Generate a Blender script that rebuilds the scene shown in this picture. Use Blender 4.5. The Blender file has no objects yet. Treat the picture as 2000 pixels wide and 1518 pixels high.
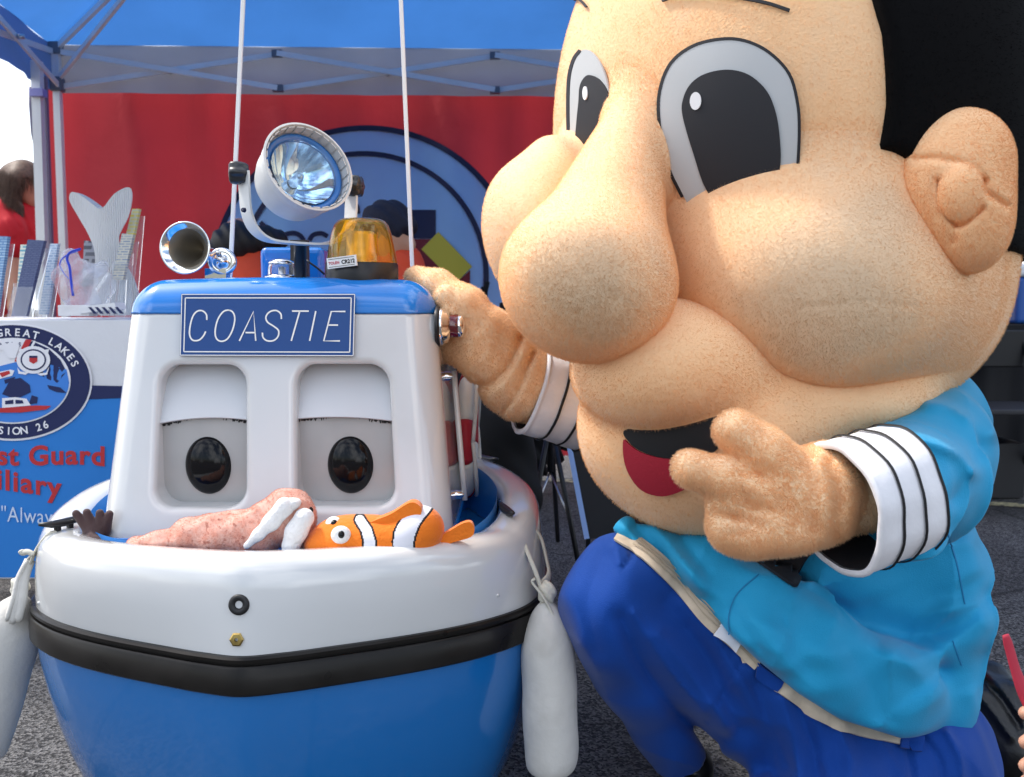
import bpy, bmesh, math, random
import numpy as np
from mathutils import Vector, Matrix
from mathutils.geometry import delaunay_2d_cdt
random.seed(7); rng = np.random.default_rng(7)
scene = bpy.context.scene
C = scene.collection
# ------------------------------------------------------------------ camera
FOC = 1900.0; PITCH = math.radians(4.78); CAMZ = 0.80
cam_d = bpy.data.cameras.new('camera'); cam = bpy.data.objects.new('camera', cam_d); C.objects.link(cam)
cam.location = (0, 0, CAMZ); cam.rotation_euler = (math.pi/2 - PITCH, 0, 0)
cam_d.sensor_width = 36; cam_d.lens = 36*FOC/2000; cam_d.clip_start = .05; cam_d.clip_end = 800
cam_d.dof.use_dof = True; cam_d.dof.focus_distance = 1.6; cam_d.dof.aperture_fstop = 9.0
scene.camera = cam
# ------------------------------------------------------------------ sky, sun, exposure
SUN_EL = math.radians(56); SUN_DIR_XY = (-0.93, 0.37)
world = bpy.data.worlds.new('World'); scene.world = world; world.use_nodes = True
wn = world.node_tree; wn.nodes.clear()
wo = wn.nodes.new('ShaderNodeOutputWorld'); wb = wn.nodes.new('ShaderNodeBackground')
sk = wn.nodes.new('ShaderNodeTexSky'); sk.sky_type = 'NISHITA'; sk.sun_disc = False
sk.sun_elevation = SUN_EL; sk.sun_rotation = math.atan2(SUN_DIR_XY[0], SUN_DIR_XY[1])
sk.air_density = 1.0; sk.dust_density = 3.0; sk.ozone_density = 1.0
# broken white cloud over the blue
tc = wn.nodes.new('ShaderNodeTexCoord'); nz = wn.nodes.new('ShaderNodeTexNoise')
nz.inputs['Scale'].default_value = 2.6; nz.inputs['Detail'].default_value = 7; nz.inputs['Roughness'].default_value = .55
rp = wn.nodes.new('ShaderNodeValToRGB'); rp.color_ramp.elements[0].position = .46; rp.color_ramp.elements[1].position = .66
mx = wn.nodes.new('ShaderNodeMix'); mx.data_type = 'RGBA'
mx.inputs[7].default_value = (11.0, 11.4, 12.0, 1)
wn.links.new(tc.outputs['Generated'], nz.inputs['Vector']); wn.links.new(nz.outputs['Fac'], rp.inputs['Fac'])
wn.links.new(rp.outputs['Color'], mx.inputs[0]); wn.links.new(sk.outputs['Color'], mx.inputs[6])
wn.links.new(mx.outputs[2], wb.inputs['Color']); wb.inputs['Strength'].default_value = 0.15
wn.links.new(wb.outputs['Background'], wo.inputs['Surface'])
sun_d = bpy.data.lights.new('sun', 'SUN'); sun = bpy.data.objects.new('sun', sun_d); C.objects.link(sun)
sun_d.energy = 2.0; sun_d.angle = math.radians(5); sun_d.color = (1, .95, .87)
_n = math.hypot(*SUN_DIR_XY)
sdir = Vector((SUN_DIR_XY[0]/_n*math.cos(SUN_EL), SUN_DIR_XY[1]/_n*math.cos(SUN_EL), math.sin(SUN_EL)))
sun.rotation_euler = sdir.to_track_quat('Z', 'Y').to_euler(); sun.location = (0, 0, 10)
vs = scene.view_settings
vs.view_transform = 'Standard'; vs.look = 'None'; vs.gamma = 1; vs.use_curve_mapping = False; vs.exposure = 0.72
scene.render.film_transparent = False
# ------------------------------------------------------------------ projection helpers (photograph pixel + distance -> metres)
CP, SP = math.cos(PITCH), math.sin(PITCH)
def P(px, py, Y):
    u = (759-py)/FOC; s = Y/(CP+u*SP)
    return np.array(((px-1000)/FOC*s, Y, CAMZ+(-SP+u*CP)*s))
def rays(px, py):
    px = np.asarray(px, float); py = np.asarray(py, float); u = (759-py)/FOC
    d = np.stack([(px-1000)/FOC, CP+u*SP, -SP+u*CP], -1)
    return d/np.linalg.norm(d, axis=-1, keepdims=True)
def proj(p):
    x, y, z = p[..., 0], p[..., 1], p[..., 2]-CAMZ
    dep = np.maximum(y*CP - z*SP, .05); up = y*SP + z*CP
    return 1000+FOC*x/dep, 759-FOC*up/dep
def M(Y): return Y/FOC*1.0      # metres covered by one photograph pixel at distance Y
GZ = -.12      # height of the ground below the datum the boat and figure are set out from
# ------------------------------------------------------------------ objects
def setp(o, label=None, cat=None, group=None, kind=None):
    if label: o['label'] = label
    if cat: o['category'] = cat
    if group: o['group'] = group
    if kind: o['kind'] = kind
    return o
def thing(name, label, cat, loc=(0, 0, 0), group=None):
    o = bpy.data.objects.new(name, None); C.objects.link(o); o.location = (loc[0], loc[1], GZ if abs(loc[2]) < 1e-6 else loc[2]); o.empty_display_size = .05
    return setp(o, label, cat, group)
def link(name, me, mat=None, parent=None, label=None):
    o = bpy.data.objects.new(name, me); C.objects.link(o)
    if mat is not None:
        for m in (mat if isinstance(mat, (list, tuple)) else [mat]): me.materials.append(m)
    if parent is not None:
        o.parent = parent
        l = Vector((0, 0, 0)); q = parent
        while q is not None: l += q.location; q = q.parent
        o.location = -l
    if label: o['label'] = label
    return o
def mesh(verts, faces, smooth=True, normals=None):
    me = bpy.data.meshes.new('m'); me.from_pydata([tuple(map(float, v)) for v in verts], [], [tuple(map(int, f)) for f in faces])
    if smooth: me.polygons.foreach_set('use_smooth', np.ones(len(me.polygons), bool))
    me.update()
    if normals is not None: me.normals_split_custom_set_from_vertices([tuple(map(float, n)) for n in normals])
    return me
def bm_mesh(bm, smooth=False):
    bmesh.ops.recalc_face_normals(bm, faces=bm.faces[:])
    me = bpy.data.meshes.new('m'); bm.to_mesh(me); bm.free()
    if smooth: me.polygons.foreach_set('use_smooth', np.ones(len(me.polygons), bool))
    return me
def bevel(o, w, seg=2, ang=40):
    m = o.modifiers.new('bevel', 'BEVEL'); m.width = w; m.segments = seg; m.limit_method = 'ANGLE'; m.angle_limit = math.radians(ang); return o
def solid(o, t, off=-1):
    m = o.modifiers.new('solid', 'SOLIDIFY'); m.thickness = t; m.offset = off; e = o.modifiers.new('edges', 'EDGE_SPLIT'); e.split_angle = math.radians(50); return o
def basis(ax):
    ax = np.asarray(ax, float); ax = ax/np.linalg.norm(ax)
    a = np.array((0, 0, 1.)) if abs(ax[2]) < .9 else np.array((0, 1., 0))
    u = np.cross(a, ax); u /= np.linalg.norm(u); return u, np.cross(ax, u), ax
def box_bm(bm, c, s, R=None):
    r = bmesh.ops.create_cube(bm, size=1)
    mat = Matrix.Translation(Vector(c)) @ ((R.to_4x4() if R is not None else Matrix()) @ Matrix.Diagonal((*s, 1)))
    bmesh.ops.transform(bm, matrix=mat, verts=r['verts']); return r['verts']
def boxm(c, s, R=None):
    bm = bmesh.new(); box_bm(bm, c, s, R); return bm_mesh(bm)
def bar_bm(bm, a, b, w, h=None, up=(0, 0, 1)):
    a, b = Vector(a), Vector(b); d = b-a; L = d.length; z = d.normalized(); upv = Vector(up)
    if abs(z.dot(upv)) > .98: upv = Vector((0, 1, 0))
    x = upv.cross(z).normalized(); y = z.cross(x)
    R = Matrix((x, y, z)).transposed(); box_bm(bm, (a+b)/2, (w, h or w, L), R)
def barm(a, b, w, h=None, up=(0, 0, 1)):
    bm = bmesh.new(); bar_bm(bm, a, b, w, h, up); return bm_mesh(bm)
def loft(rings, closed=True, cap0=False, cap1=False, smooth=True):
    n = len(rings[0]); V = np.concatenate([np.asarray(r, float) for r in rings]); F = []
    m = n if closed else n-1
    for i in range(len(rings)-1):
        for j in range(m):
            k = (j+1) % n; F.append((i*n+j, i*n+k, (i+1)*n+k, (i+1)*n+j))
    if cap0: F.append(tuple(range(n))[::-1])
    if cap1: F.append(tuple((len(rings)-1)*n+j for j in range(n)))
    me = mesh(V, F, smooth)
    bm = bmesh.new(); bm.from_mesh(me); bmesh.ops.recalc_face_normals(bm, faces=bm.faces[:]); bm.to_mesh(me); bm.free()
    return me
def lathe(origin, ax, prof, n=40, smooth=True, cap0=False, cap1=False):
    u, v, w = basis(ax); o = np.asarray(origin, float); t = np.linspace(0, 2*np.pi, n, endpoint=False)
    return loft([o + h*w + r*(np.cos(t)[:, None]*u + np.sin(t)[:, None]*v) for r, h in prof], True, cap0, cap1, smooth)
def sharp(me, deg=35):
    me.set_sharp_from_angle(angle=math.radians(deg)); return me
def catmull(pts, n, closed=False):
    pts = np.asarray(pts, float); k = len(pts); out = []
    seg = k if closed else k-1
    for s in range(seg):
        if closed: p0, p1, p2, p3 = (pts[(s+i-1) % k] for i in range(4))
        else:
            p1, p2 = pts[s], pts[s+1]; p0 = pts[s-1] if s > 0 else 2*p1-p2; p3 = pts[s+2] if s+2 < k else 2*p2-p1
        for t in np.linspace(0, 1, n, endpoint=False):
            out.append(.5*((2*p1)+(-p0+p2)*t+(2*p0-5*p1+4*p2-p3)*t*t+(-p0+3*p1-3*p2+p3)*t**3))
    if not closed: out.append(pts[-1])
    return np.array(out)
def tube(path, r, n=8, flat=1.0, side=None, smooth=True):
    path = np.asarray(path, float); T = np.gradient(path, axis=0); T /= np.linalg.norm(T, axis=1, keepdims=True)+1e-9
    rr = np.broadcast_to(np.asarray(r, float), (len(path),)); t = np.linspace(0, 2*np.pi, n, endpoint=False); rings = []
    if side is None: side = basis(T[0])[0]
    s = np.asarray(side, float)
    for p, d, q in zip(path, T, rr):
        s = s-d*np.dot(s, d); s = s/(np.linalg.norm(s)+1e-9); b = np.cross(d, s)
        rings.append(p+q*(np.cos(t)[:, None]*s + flat*np.sin(t)[:, None]*b))
    return loft(rings, True, True, True, smooth)
def patch(poly, res, fn, smooth=True):
    """a polygon (2D) filled with a fine triangle net, every vertex then placed by fn -> mesh"""
    poly = np.asarray(poly, float); L = [];
    for i in range(len(poly)):
        a, b = poly[i], poly[(i+1) % len(poly)]; k = max(1, int(np.linalg.norm(b-a)/res))
        for t in range(k): L.append(a+(b-a)*t/k)
    L = np.array(L); n = len(L)
    lo, hi = L.min(0), L.max(0)
    gx, gy = np.meshgrid(np.arange(lo[0]+res*.5, hi[0], res), np.arange(lo[1]+res*.5, hi[1], res)); G = np.stack([gx.ravel(), gy.ravel()], 1)
    ins = np.zeros(len(G), bool); dmin = np.full(len(G), 1e9)
    for i in range(n):
        a, b = L[i], L[(i+1) % n]
        c = ((a[1] > G[:, 1]) != (b[1] > G[:, 1])) & (G[:, 0] < (b[0]-a[0])*(G[:, 1]-a[1])/(b[1]-a[1]+1e-12)+a[0]); ins ^= c
        dmin = np.minimum(dmin, np.linalg.norm(G-a, axis=1))
    G = G[ins & (dmin > res*.5)]
    A = np.concatenate([L, G])
    vv, _, ff, _, _, _ = delaunay_2d_cdt([Vector(p) for p in A], [(i, (i+1) % n) for i in range(n)], [], 1, 1e-5)
    V2 = np.array([tuple(v) for v in vv]); V3 = np.asarray(fn(V2), float)
    return mesh(V3, ff, smooth)
def ell2(cx, cy, rx, ry, n=40, a0=0, a1=360, rot=0):
    t = np.radians(np.linspace(a0, a1, n, endpoint=(a1-a0) % 360 != 0)); x = rx*np.cos(t); y = -ry*np.sin(t); c, s = math.cos(rot), math.sin(rot)
    return np.stack([cx+c*x-s*y, cy+s*x+c*y], 1)
def band(path2, w):
    """closed outline of a 2D stroke"""
    p = np.asarray(path2, float); T = np.gradient(p, axis=0); T /= np.linalg.norm(T, axis=1, keepdims=True)+1e-9
    N = np.stack([-T[:, 1], T[:, 0]], 1)*w/2; return np.concatenate([p+N, (p-N)[::-1]])
def text_mesh(body, size=1.0, bold=0.0, shear=0.0, spacing=1.0):
    cu = bpy.data.curves.new('t', 'FONT'); cu.body = body; cu.size = size; cu.offset = bold; cu.shear = shear; cu.space_character = spacing; cu.resolution_u = 4
    ob = bpy.data.objects.new('t', cu); C.objects.link(ob); bpy.context.view_layer.update()
    me = bpy.data.meshes.new_from_object(ob.evaluated_get(bpy.context.evaluated_depsgraph_get()))
    bpy.data.objects.remove(ob); bpy.data.curves.remove(cu); return me
def remap(me, fn):
    n = len(me.vertices); a = np.empty(n*3); me.vertices.foreach_get('co', a); b = np.asarray(fn(a.reshape(-1, 3)), float)
    me.vertices.foreach_set('co', b.ravel()); me.update(); return me
# ------------------------------------------------------------------ signed distance modelling
def ell(c, r, R=None):
    c = np.asarray(c, np.float32); r = np.asarray(r, np.float32); R = None if R is None else np.asarray(R, np.float32)
    def f(p):
        q = p-c
        if R is not None: q = q@R
        k0 = np.linalg.norm(q/r, axis=-1); k1 = np.linalg.norm(q/(r*r), axis=-1)+1e-9
        return k0*(k0-1)/k1
    return f
def cap(a, b, ra, rb=None):
    a = np.asarray(a, np.float32); b = np.asarray(b, np.float32); rb = ra if rb is None else rb; d = b-a; dd = float(d@d)+1e-12
    def f(p):
        h = np.clip(((p-a)@d)/dd, 0, 1); return np.linalg.norm(p-a-h[..., None]*d, axis=-1)-(ra+(rb-ra)*h)
    return f
def chain(pts, rs, k=.01): return un([cap(pts[i], pts[i+1], rs[i], rs[i+1]) for i in range(len(pts)-1)], k)
def smin(a, b, k):
    if k <= 0: return np.minimum(a, b)
    h = np.maximum(k-np.abs(a-b), 0)/k; return np.minimum(a, b)-h*h*k*.25
def un(fs, k=0.0):
    def f(p):
        d = fs[0](p)
        for g in fs[1:]: d = smin(d, g(p), k)
        return d
    return f
def rotm(rx=0, ry=0, rz=0):
    return np.array((Matrix.Rotation(rz, 3, 'Z') @ Matrix.Rotation(ry, 3, 'Y') @ Matrix.Rotation(rx, 3, 'X')))
def eP(px, py, Y, rx, rz, ry, roll=0, yaw=0, pit=0):
    """ellipsoid: centre at a photograph pixel and distance, rx/rz in pixels there, ry (depth) in metres"""
    return ell(P(px, py, Y), (rx*M(Y), ry, rz*M(Y)), rotm(pit, roll, yaw))
def segd(px, py, poly):
    d = np.full(px.shape, 1e9, np.float32)
    for (x0, y0), (x1, y1) in zip(poly[:-1], poly[1:]):
        dx, dy = x1-x0, y1-y0; h = np.clip(((px-x0)*dx+(py-y0)*dy)/(dx*dx+dy*dy+1e-9), 0, 1)
        d = np.minimum(d, np.hypot(px-x0-h*dx, py-y0-h*dy))
    return d
def folds(base, lst, Yr=(0, 9)):
    """raise (amp>0) or sink (amp<0) creases along polylines: (polyline px, width px, amp m)"""
    lst = [(catmull(pl, 6) if len(pl) > 2 else np.array(pl, float), w, a) for pl, w, a in lst]
    def f(p):
        d = base(p); near = np.abs(d) < .05
        if near.any():
            q = p[near]; px, py = proj(q); add = np.zeros(len(q), np.float32); ok = (q[:, 1] > Yr[0]) & (q[:, 1] < Yr[1])
            for pl, w, a in lst: sd_ = segd(px, py, pl)/w; add += a*(.75*np.exp(-sd_**2)+.25*np.exp(-1.6*sd_))
            d = d.copy(); d[near] -= np.where(ok, add, 0)
        return d
    return f
def waves(base, terms):
    """soft cloth unevenness: sums of sines (kx,ky,kz,phase,amp)"""
    def f(p):
        d = base(p)
        for kx, ky, kz, ph, a in terms: d = d - a*np.sin(p[..., 0]*kx+p[..., 1]*ky+p[..., 2]*kz+ph)
        return d
    return f
def creases(base, terms):
    """sharp crested wrinkles that come and go: (k vector, phase, amp, mask vector, mask phase)"""
    def f(p):
        d = base(p); near = np.abs(d) < .04
        if near.any():
            q = p[near]; add = np.zeros(len(q), np.float32)
            for k, ph, a, mk, mp in terms:
                w = q@np.array(mk, np.float32)+mp; u = q@np.array(k, np.float32)+ph+1.3*np.sin(w*1.7)+.5*np.sin(w*4.1+1)
                add += a*(1-np.abs(np.sin(u)))**2.2*np.clip(.5+.9*np.sin(w+.8*np.sin(2.3*w)), 0, 1)
            d = d.copy(); d[near] -= add
        return d
    return f
def ev(f, p, chunk=400000):
    out = np.empty(len(p), np.float32)
    for i in range(0, len(p), chunk): out[i:i+chunk] = f(p[i:i+chunk])
    return out
def nets(f, lo, hi, h, newton=2, custom=True, coarse=4):
    lo = np.asarray(lo, float); hi = np.asarray(hi, float); n = np.ceil((hi-lo)/h).astype(int)+1
    n = ((n+coarse-1)//coarse)*coarse
    ax = [(lo[i]+h*np.arange(n[i])).astype(np.float32) for i in range(3)]
    # coarse pass: only blocks near the surface are sampled finely
    nb = n//coarse; cen = [(lo[i]+h*(np.arange(nb[i])*coarse+(coarse-1)/2)).astype(np.float32) for i in range(3)]
    G = np.stack(np.meshgrid(*cen, indexing='ij'), -1).reshape(-1, 3); cv = ev(f, G).reshape(nb)
    act = np.abs(cv) < h*coarse*1.9+.012
    V = np.repeat(np.repeat(np.repeat(cv, coarse, 0), coarse, 1), coarse, 2)
    actf = np.repeat(np.repeat(np.repeat(act, coarse, 0), coarse, 1), coarse, 2)
    I = np.argwhere(actf); pts = np.stack([ax[0][I[:, 0]], ax[1][I[:, 1]], ax[2][I[:, 2]]], -1)
    V[actf] = ev(f, pts)
    S = V < 0
    c8 = [S[i:n[0]-1+i, j:n[1]-1+j, k:n[2]-1+k] for i in (0, 1) for j in (0, 1) for k in (0, 1)]
    cnt = sum(c.astype(np.int8) for c in c8); cell = (cnt > 0) & (cnt < 8)
    ci = np.argwhere(cell); idx = np.full(cell.shape, -1, np.int64); idx[cell] = np.arange(len(ci))
    acc = np.zeros((len(ci), 3)); num = np.zeros(len(ci))
    cor = [(i, j, k) for i in (0, 1) for j in (0, 1) for k in (0, 1)]
    for a in range(8):
        for b in range(a+1, 8):
            A, B = np.array(cor[a]), np.array(cor[b])
            if np.abs(A-B).sum() != 1: continue
            va = V[tuple((ci+A).T)]; vb = V[tuple((ci+B).T)]; m = (va < 0) != (vb < 0)
            t = np.where(m, va/(va-vb+1e-20), 0)
            acc += np.where(m[:, None], A+(B-A)*t[:, None], 0); num += m
    vert = lo+h*(ci+acc/num[:, None])
    quads = []
    for axn in range(3):
        o1, o2 = [(1, 2), (2, 0), (0, 1)][axn]
        sl0 = [slice(None)]*3; sl1 = [slice(None)]*3; sl0[axn] = slice(0, -1); sl1[axn] = slice(1, None)
        ch = S[tuple(sl0)] != S[tuple(sl1)]; E = np.argwhere(ch)
        E = E[(E[:, o1] > 0) & (E[:, o2] > 0) & (E[:, o1] < n[o1]-1) & (E[:, o2] < n[o2]-1)]
        d1 = np.zeros(3, int); d1[o1] = 1; d2 = np.zeros(3, int); d2[o2] = 1
        q = np.stack([idx[tuple((E-d1-d2).T)], idx[tuple((E-d2).T)], idx[tuple(E.T)], idx[tuple((E-d1).T)]], 1)
        ins = S[tuple(E.T)]; q[~ins] = q[~ins][:, ::-1]; quads.append(q)
    F = np.concatenate(quads); F = F[(F >= 0).all(1)]
    e = np.array([[1, -1, -1], [-1, -1, 1], [-1, 1, -1], [1, 1, 1]], np.float32)
    def grad(p, s=h*.35):
        g = np.zeros((len(p), 3))
        for k in e: g += k*ev(f, (p+k*s).astype(np.float32))[:, None]
        return g/(4*s)
    for _ in range(newton):
        g = grad(vert); d = ev(f, vert.astype(np.float32)); st = d[:, None]*g/((g*g).sum(1, keepdims=True)+.05)
        ln = np.linalg.norm(st, axis=1, keepdims=True); vert = vert-st*np.minimum(1, .6*h/(ln+1e-9))
    g = grad(vert); g /= np.linalg.norm(g, axis=1, keepdims=True)+1e-9
    me = mesh(vert, F, True, g if custom else None)
    return me
def verts_of(me):
    a = np.empty(len(me.vertices)*3); me.vertices.foreach_get('co', a); return a.reshape(-1, 3)
def face_mats(me, fn):
    a = np.empty(len(me.polygons)*3); me.polygons.foreach_get('center', a); me.polygons.foreach_set('material_index', np.asarray(fn(a.reshape(-1, 3)), np.int32)); return me
def march(f, px, py, Y0=.9, Y1=2.6, n=90, it=8):
    """first hit of the camera rays through pixels with a solid"""
    d = rays(px, py); o = np.array((0, 0, CAMZ)); t = np.full(len(d), Y0); hit = np.full(len(d), np.nan)
    for _ in range(n):
        v = f((o+d*t[:, None]).astype(np.float32)); t = np.where(t < Y1*1.2, t+np.clip(v, -.02, .5)*.8, t)
    return o+d*t[:, None]
def normal(f, p, s=.004):
    e = np.array([[1, -1, -1], [-1, -1, 1], [-1, 1, -1], [1, 1, 1]], np.float32); g = np.zeros((len(p), 3))
    for k in e: g += k*np.asarray(f((p+k*s).astype(np.float32)))[:, None]
    return g/(np.linalg.norm(g, axis=1, keepdims=True)+1e-9)
def decal(poly, f, res=12, off=.003, Y0=.9):
    def fn(v):
        p = march(f, v[:, 0], v[:, 1], Y0); return p+normal(f, p)*off
    return patch(poly, res, fn)
# ------------------------------------------------------------------ materials
def mat(name, col, rough=.5, metal=0, spec=.5, coat=0, sheen=0, trans=0, ior=1.45, var=0, vscale=8, bump=0, bscale=60, sss=0, alpha=1, detail=4, rvar=0):
    m = bpy.data.materials.new(name); m.use_nodes = True; nt = m.node_tree; b = nt.nodes['Principled BSDF']
    b.inputs['Base Color'].default_value = (*col, 1); b.inputs['Roughness'].default_value = rough; b.inputs['Metallic'].default_value = metal
    b.inputs['Specular IOR Level'].default_value = spec; b.inputs['Coat Weight'].default_value = coat; b.inputs['Coat Roughness'].default_value = .06
    b.inputs['Sheen Weight'].default_value = sheen; b.inputs['Sheen Roughness'].default_value = .45; b.inputs['Transmission Weight'].default_value = trans; b.inputs['IOR'].default_value = ior
    b.inputs['Subsurface Weight'].default_value = sss; b.inputs['Alpha'].default_value = alpha
    co = nt.nodes.new('ShaderNodeTexCoord')
    if var or rvar:
        n = nt.nodes.new('ShaderNodeTexNoise'); n.inputs['Scale'].default_value = vscale; n.inputs['Detail'].default_value = detail; nt.links.new(co.outputs['Object'], n.inputs['Vector'])
        if var:
            r = nt.nodes.new('ShaderNodeMapRange'); r.inputs[1].default_value = .3; r.inputs[2].default_value = .7; r.inputs[3].default_value = 1-var; r.inputs[4].default_value = 1+var
            h = nt.nodes.new('ShaderNodeHueSaturation'); h.inputs['Color'].default_value = (*col, 1)
            nt.links.new(n.outputs['Fac'], r.inputs[0]); nt.links.new(r.outputs[0], h.inputs['Value']); nt.links.new(h.outputs[0], b.inputs['Base Color'])
        if rvar:
            r2 = nt.nodes.new('ShaderNodeMapRange'); r2.inputs[1].default_value = .35; r2.inputs[2].default_value = .65; r2.inputs[3].default_value = max(.02, rough-rvar); r2.inputs[4].default_value = rough+rvar
            nt.links.new(n.outputs['Fac'], r2.inputs[0]); nt.links.new(r2.outputs[0], b.inputs['Roughness'])
    if bump:
        n2 = nt.nodes.new('ShaderNodeTexNoise'); n2.inputs['Scale'].default_value = bscale; n2.inputs['Detail'].default_value = 3; nt.links.new(co.outputs['Object'], n2.inputs['Vector'])
        bp = nt.nodes.new('ShaderNodeBump'); bp.inputs['Strength'].default_value = 1; bp.inputs['Distance'].default_value = bump
        nt.links.new(n2.outputs['Fac'], bp.inputs['Height']); nt.links.new(bp.outputs[0], b.inputs['Normal'])
    return m
def cloth_thin(name, col, trl, rough=.7, **k):
    """thin fabric that lets part of the light through"""
    m = mat(name, col, rough, **k); nt = m.node_tree; b = nt.nodes['Principled BSDF']; out = nt.nodes['Material Output']
    t = nt.nodes.new('ShaderNodeBsdfTranslucent'); t.inputs['Color'].default_value = (*col, 1); s = nt.nodes.new('ShaderNodeMixShader'); s.inputs[0].default_value = trl
    if b.inputs['Base Color'].is_linked: nt.links.new(b.inputs['Base Color'].links[0].from_socket, t.inputs['Color'])
    nt.links.new(b.outputs[0], s.inputs[1]); nt.links.new(t.outputs[0], s.inputs[2]); nt.links.new(s.outputs[0], out.inputs['Surface']); return m
def wrinkle(m, scale=5, dist=.006, sx=(1, 1, 1), rot=(0, 0, 0)):
    """fine ridged creases of worn cloth, chained under the bump a material already has"""
    nt = m.node_tree; b = nt.nodes['Principled BSDF']; co = nt.nodes.new('ShaderNodeTexCoord'); mp = nt.nodes.new('ShaderNodeMapping'); mp.inputs['Scale'].default_value = sx; mp.inputs['Rotation'].default_value = rot
    n = nt.nodes.new('ShaderNodeTexNoise'); n.noise_type = 'RIDGED_MULTIFRACTAL'; n.inputs['Scale'].default_value = scale; n.inputs['Detail'].default_value = 2.5; n.inputs['Roughness'].default_value = .45; n.inputs['Distortion'].default_value = .6
    bp = nt.nodes.new('ShaderNodeBump'); bp.inputs['Distance'].default_value = dist; nt.links.new(co.outputs['Object'], mp.inputs[0]); nt.links.new(mp.outputs[0], n.inputs['Vector']); nt.links.new(n.outputs['Fac'], bp.inputs['Height'])
    if b.inputs['Normal'].is_linked: nt.links.new(b.inputs['Normal'].links[0].from_socket, bp.inputs['Normal'])
    nt.links.new(bp.outputs[0], b.inputs['Normal']); return m
def two_tone(m, c2, scale, lo=.45, hi=.6, detail=3, amount=1.0):
    """blotches of a second colour (soiling, mottled dye)"""
    nt = m.node_tree; b = nt.nodes['Principled BSDF']; co = nt.nodes.new('ShaderNodeTexCoord'); n = nt.nodes.new('ShaderNodeTexNoise'); n.inputs['Scale'].default_value = scale; n.inputs['Detail'].default_value = detail
    r = nt.nodes.new('ShaderNodeMapRange'); r.inputs[1].default_value = lo; r.inputs[2].default_value = hi; r.inputs[4].default_value = amount; x = nt.nodes.new('ShaderNodeMix'); x.data_type = 'RGBA'
    x.inputs[6].default_value = b.inputs['Base Color'].default_value; x.inputs[7].default_value = (*c2, 1)
    if b.inputs['Base Color'].is_linked: nt.links.new(b.inputs['Base Color'].links[0].from_socket, x.inputs[6])
    nt.links.new(co.outputs['Object'], n.inputs['Vector']); nt.links.new(n.outputs['Fac'], r.inputs[0]); nt.links.new(r.outputs[0], x.inputs[0]); nt.links.new(x.outputs[2], b.inputs['Base Color']); return m
def worn_patch(m, c2, spots, sc=5):
    """soiled, rubbed pile spreading out from given points, with a ragged border"""
    nt = m.node_tree; b = nt.nodes['Principled BSDF']; co = nt.nodes.new('ShaderNodeTexCoord'); n = nt.nodes.new('ShaderNodeTexNoise'); n.inputs['Scale'].default_value = sc; n.inputs['Detail'].default_value = 5; nt.links.new(co.outputs['Object'], n.inputs['Vector'])
    for c, r, amt in spots:
        d = nt.nodes.new('ShaderNodeVectorMath'); d.operation = 'DISTANCE'; d.inputs[1].default_value = tuple(c); nt.links.new(co.outputs['Object'], d.inputs[0])
        a = nt.nodes.new('ShaderNodeMath'); a.operation = 'MULTIPLY_ADD'; a.inputs[1].default_value = r*1.1; nt.links.new(n.outputs['Fac'], a.inputs[0]); nt.links.new(d.outputs['Value'], a.inputs[2])
        q = nt.nodes.new('ShaderNodeMapRange'); q.interpolation_type = 'SMOOTHSTEP'; q.inputs[1].default_value = r*.95; q.inputs[2].default_value = r*1.75; q.inputs[3].default_value = amt; q.inputs[4].default_value = 0; nt.links.new(a.outputs[0], q.inputs[0])
        x = nt.nodes.new('ShaderNodeMix'); x.data_type = 'RGBA'; x.inputs[7].default_value = (*c2, 1); nt.links.new(b.inputs['Base Color'].links[0].from_socket, x.inputs[6]); nt.links.new(q.outputs[0], x.inputs[0]); nt.links.new(x.outputs[2], b.inputs['Base Color'])
    return m
def fur(o, count, length=.007, rad=.0009, lay=(0, 0, -.3), rnd=.35, seed=1, soft=True):
    md = o.modifiers.new('fur', 'PARTICLE_SYSTEM'); s = o.particle_systems[-1].settings; o.particle_systems[-1].seed = seed
    s.type = 'HAIR'; s.count = count; s.use_advanced_hair = True; s.hair_step = 2; s.render_step = 2; s.display_step = 2
    s.hair_length = length; q = length/4; s.normal_factor = .72*q; s.object_align_factor = tuple(x*q for x in lay); s.factor_random = rnd*q
    s.use_modifier_stack = False; s.distribution = 'RAND'; s.use_emit_random = True; s.use_even_distribution = True
    s.root_radius = 1.0; s.tip_radius = .35; s.radius_scale = rad; s.use_close_tip = True; s.shape = -.2
    s.length_random = .45
    if soft:      # the pile itself: the same colour, letting light through from strand to strand
        base = o.data.materials[0]; nm = base.name+'_pile'; pm = bpy.data.materials.get(nm)
        if pm is None:
            pm = base.copy(); pm.name = nm; nt = pm.node_tree; b = nt.nodes['Principled BSDF']; t = nt.nodes.new('ShaderNodeBsdfTranslucent'); x = nt.nodes.new('ShaderNodeMixShader'); x.inputs[0].default_value = .62
            if b.inputs['Base Color'].is_linked: nt.links.new(b.inputs['Base Color'].links[0].from_socket, t.inputs['Color'])
            else: t.inputs['Color'].default_value = b.inputs['Base Color'].default_value
            b.inputs['Sheen Weight'].default_value = 0; b.inputs['Specular IOR Level'].default_value = .05
            nt.links.new(b.outputs[0], x.inputs[1]); nt.links.new(t.outputs[0], x.inputs[2]); nt.links.new(x.outputs[0], nt.nodes['Material Output'].inputs['Surface'])
        o.data.materials.append(pm); s.material = len(o.data.materials)
    return s
W = dict
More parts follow.
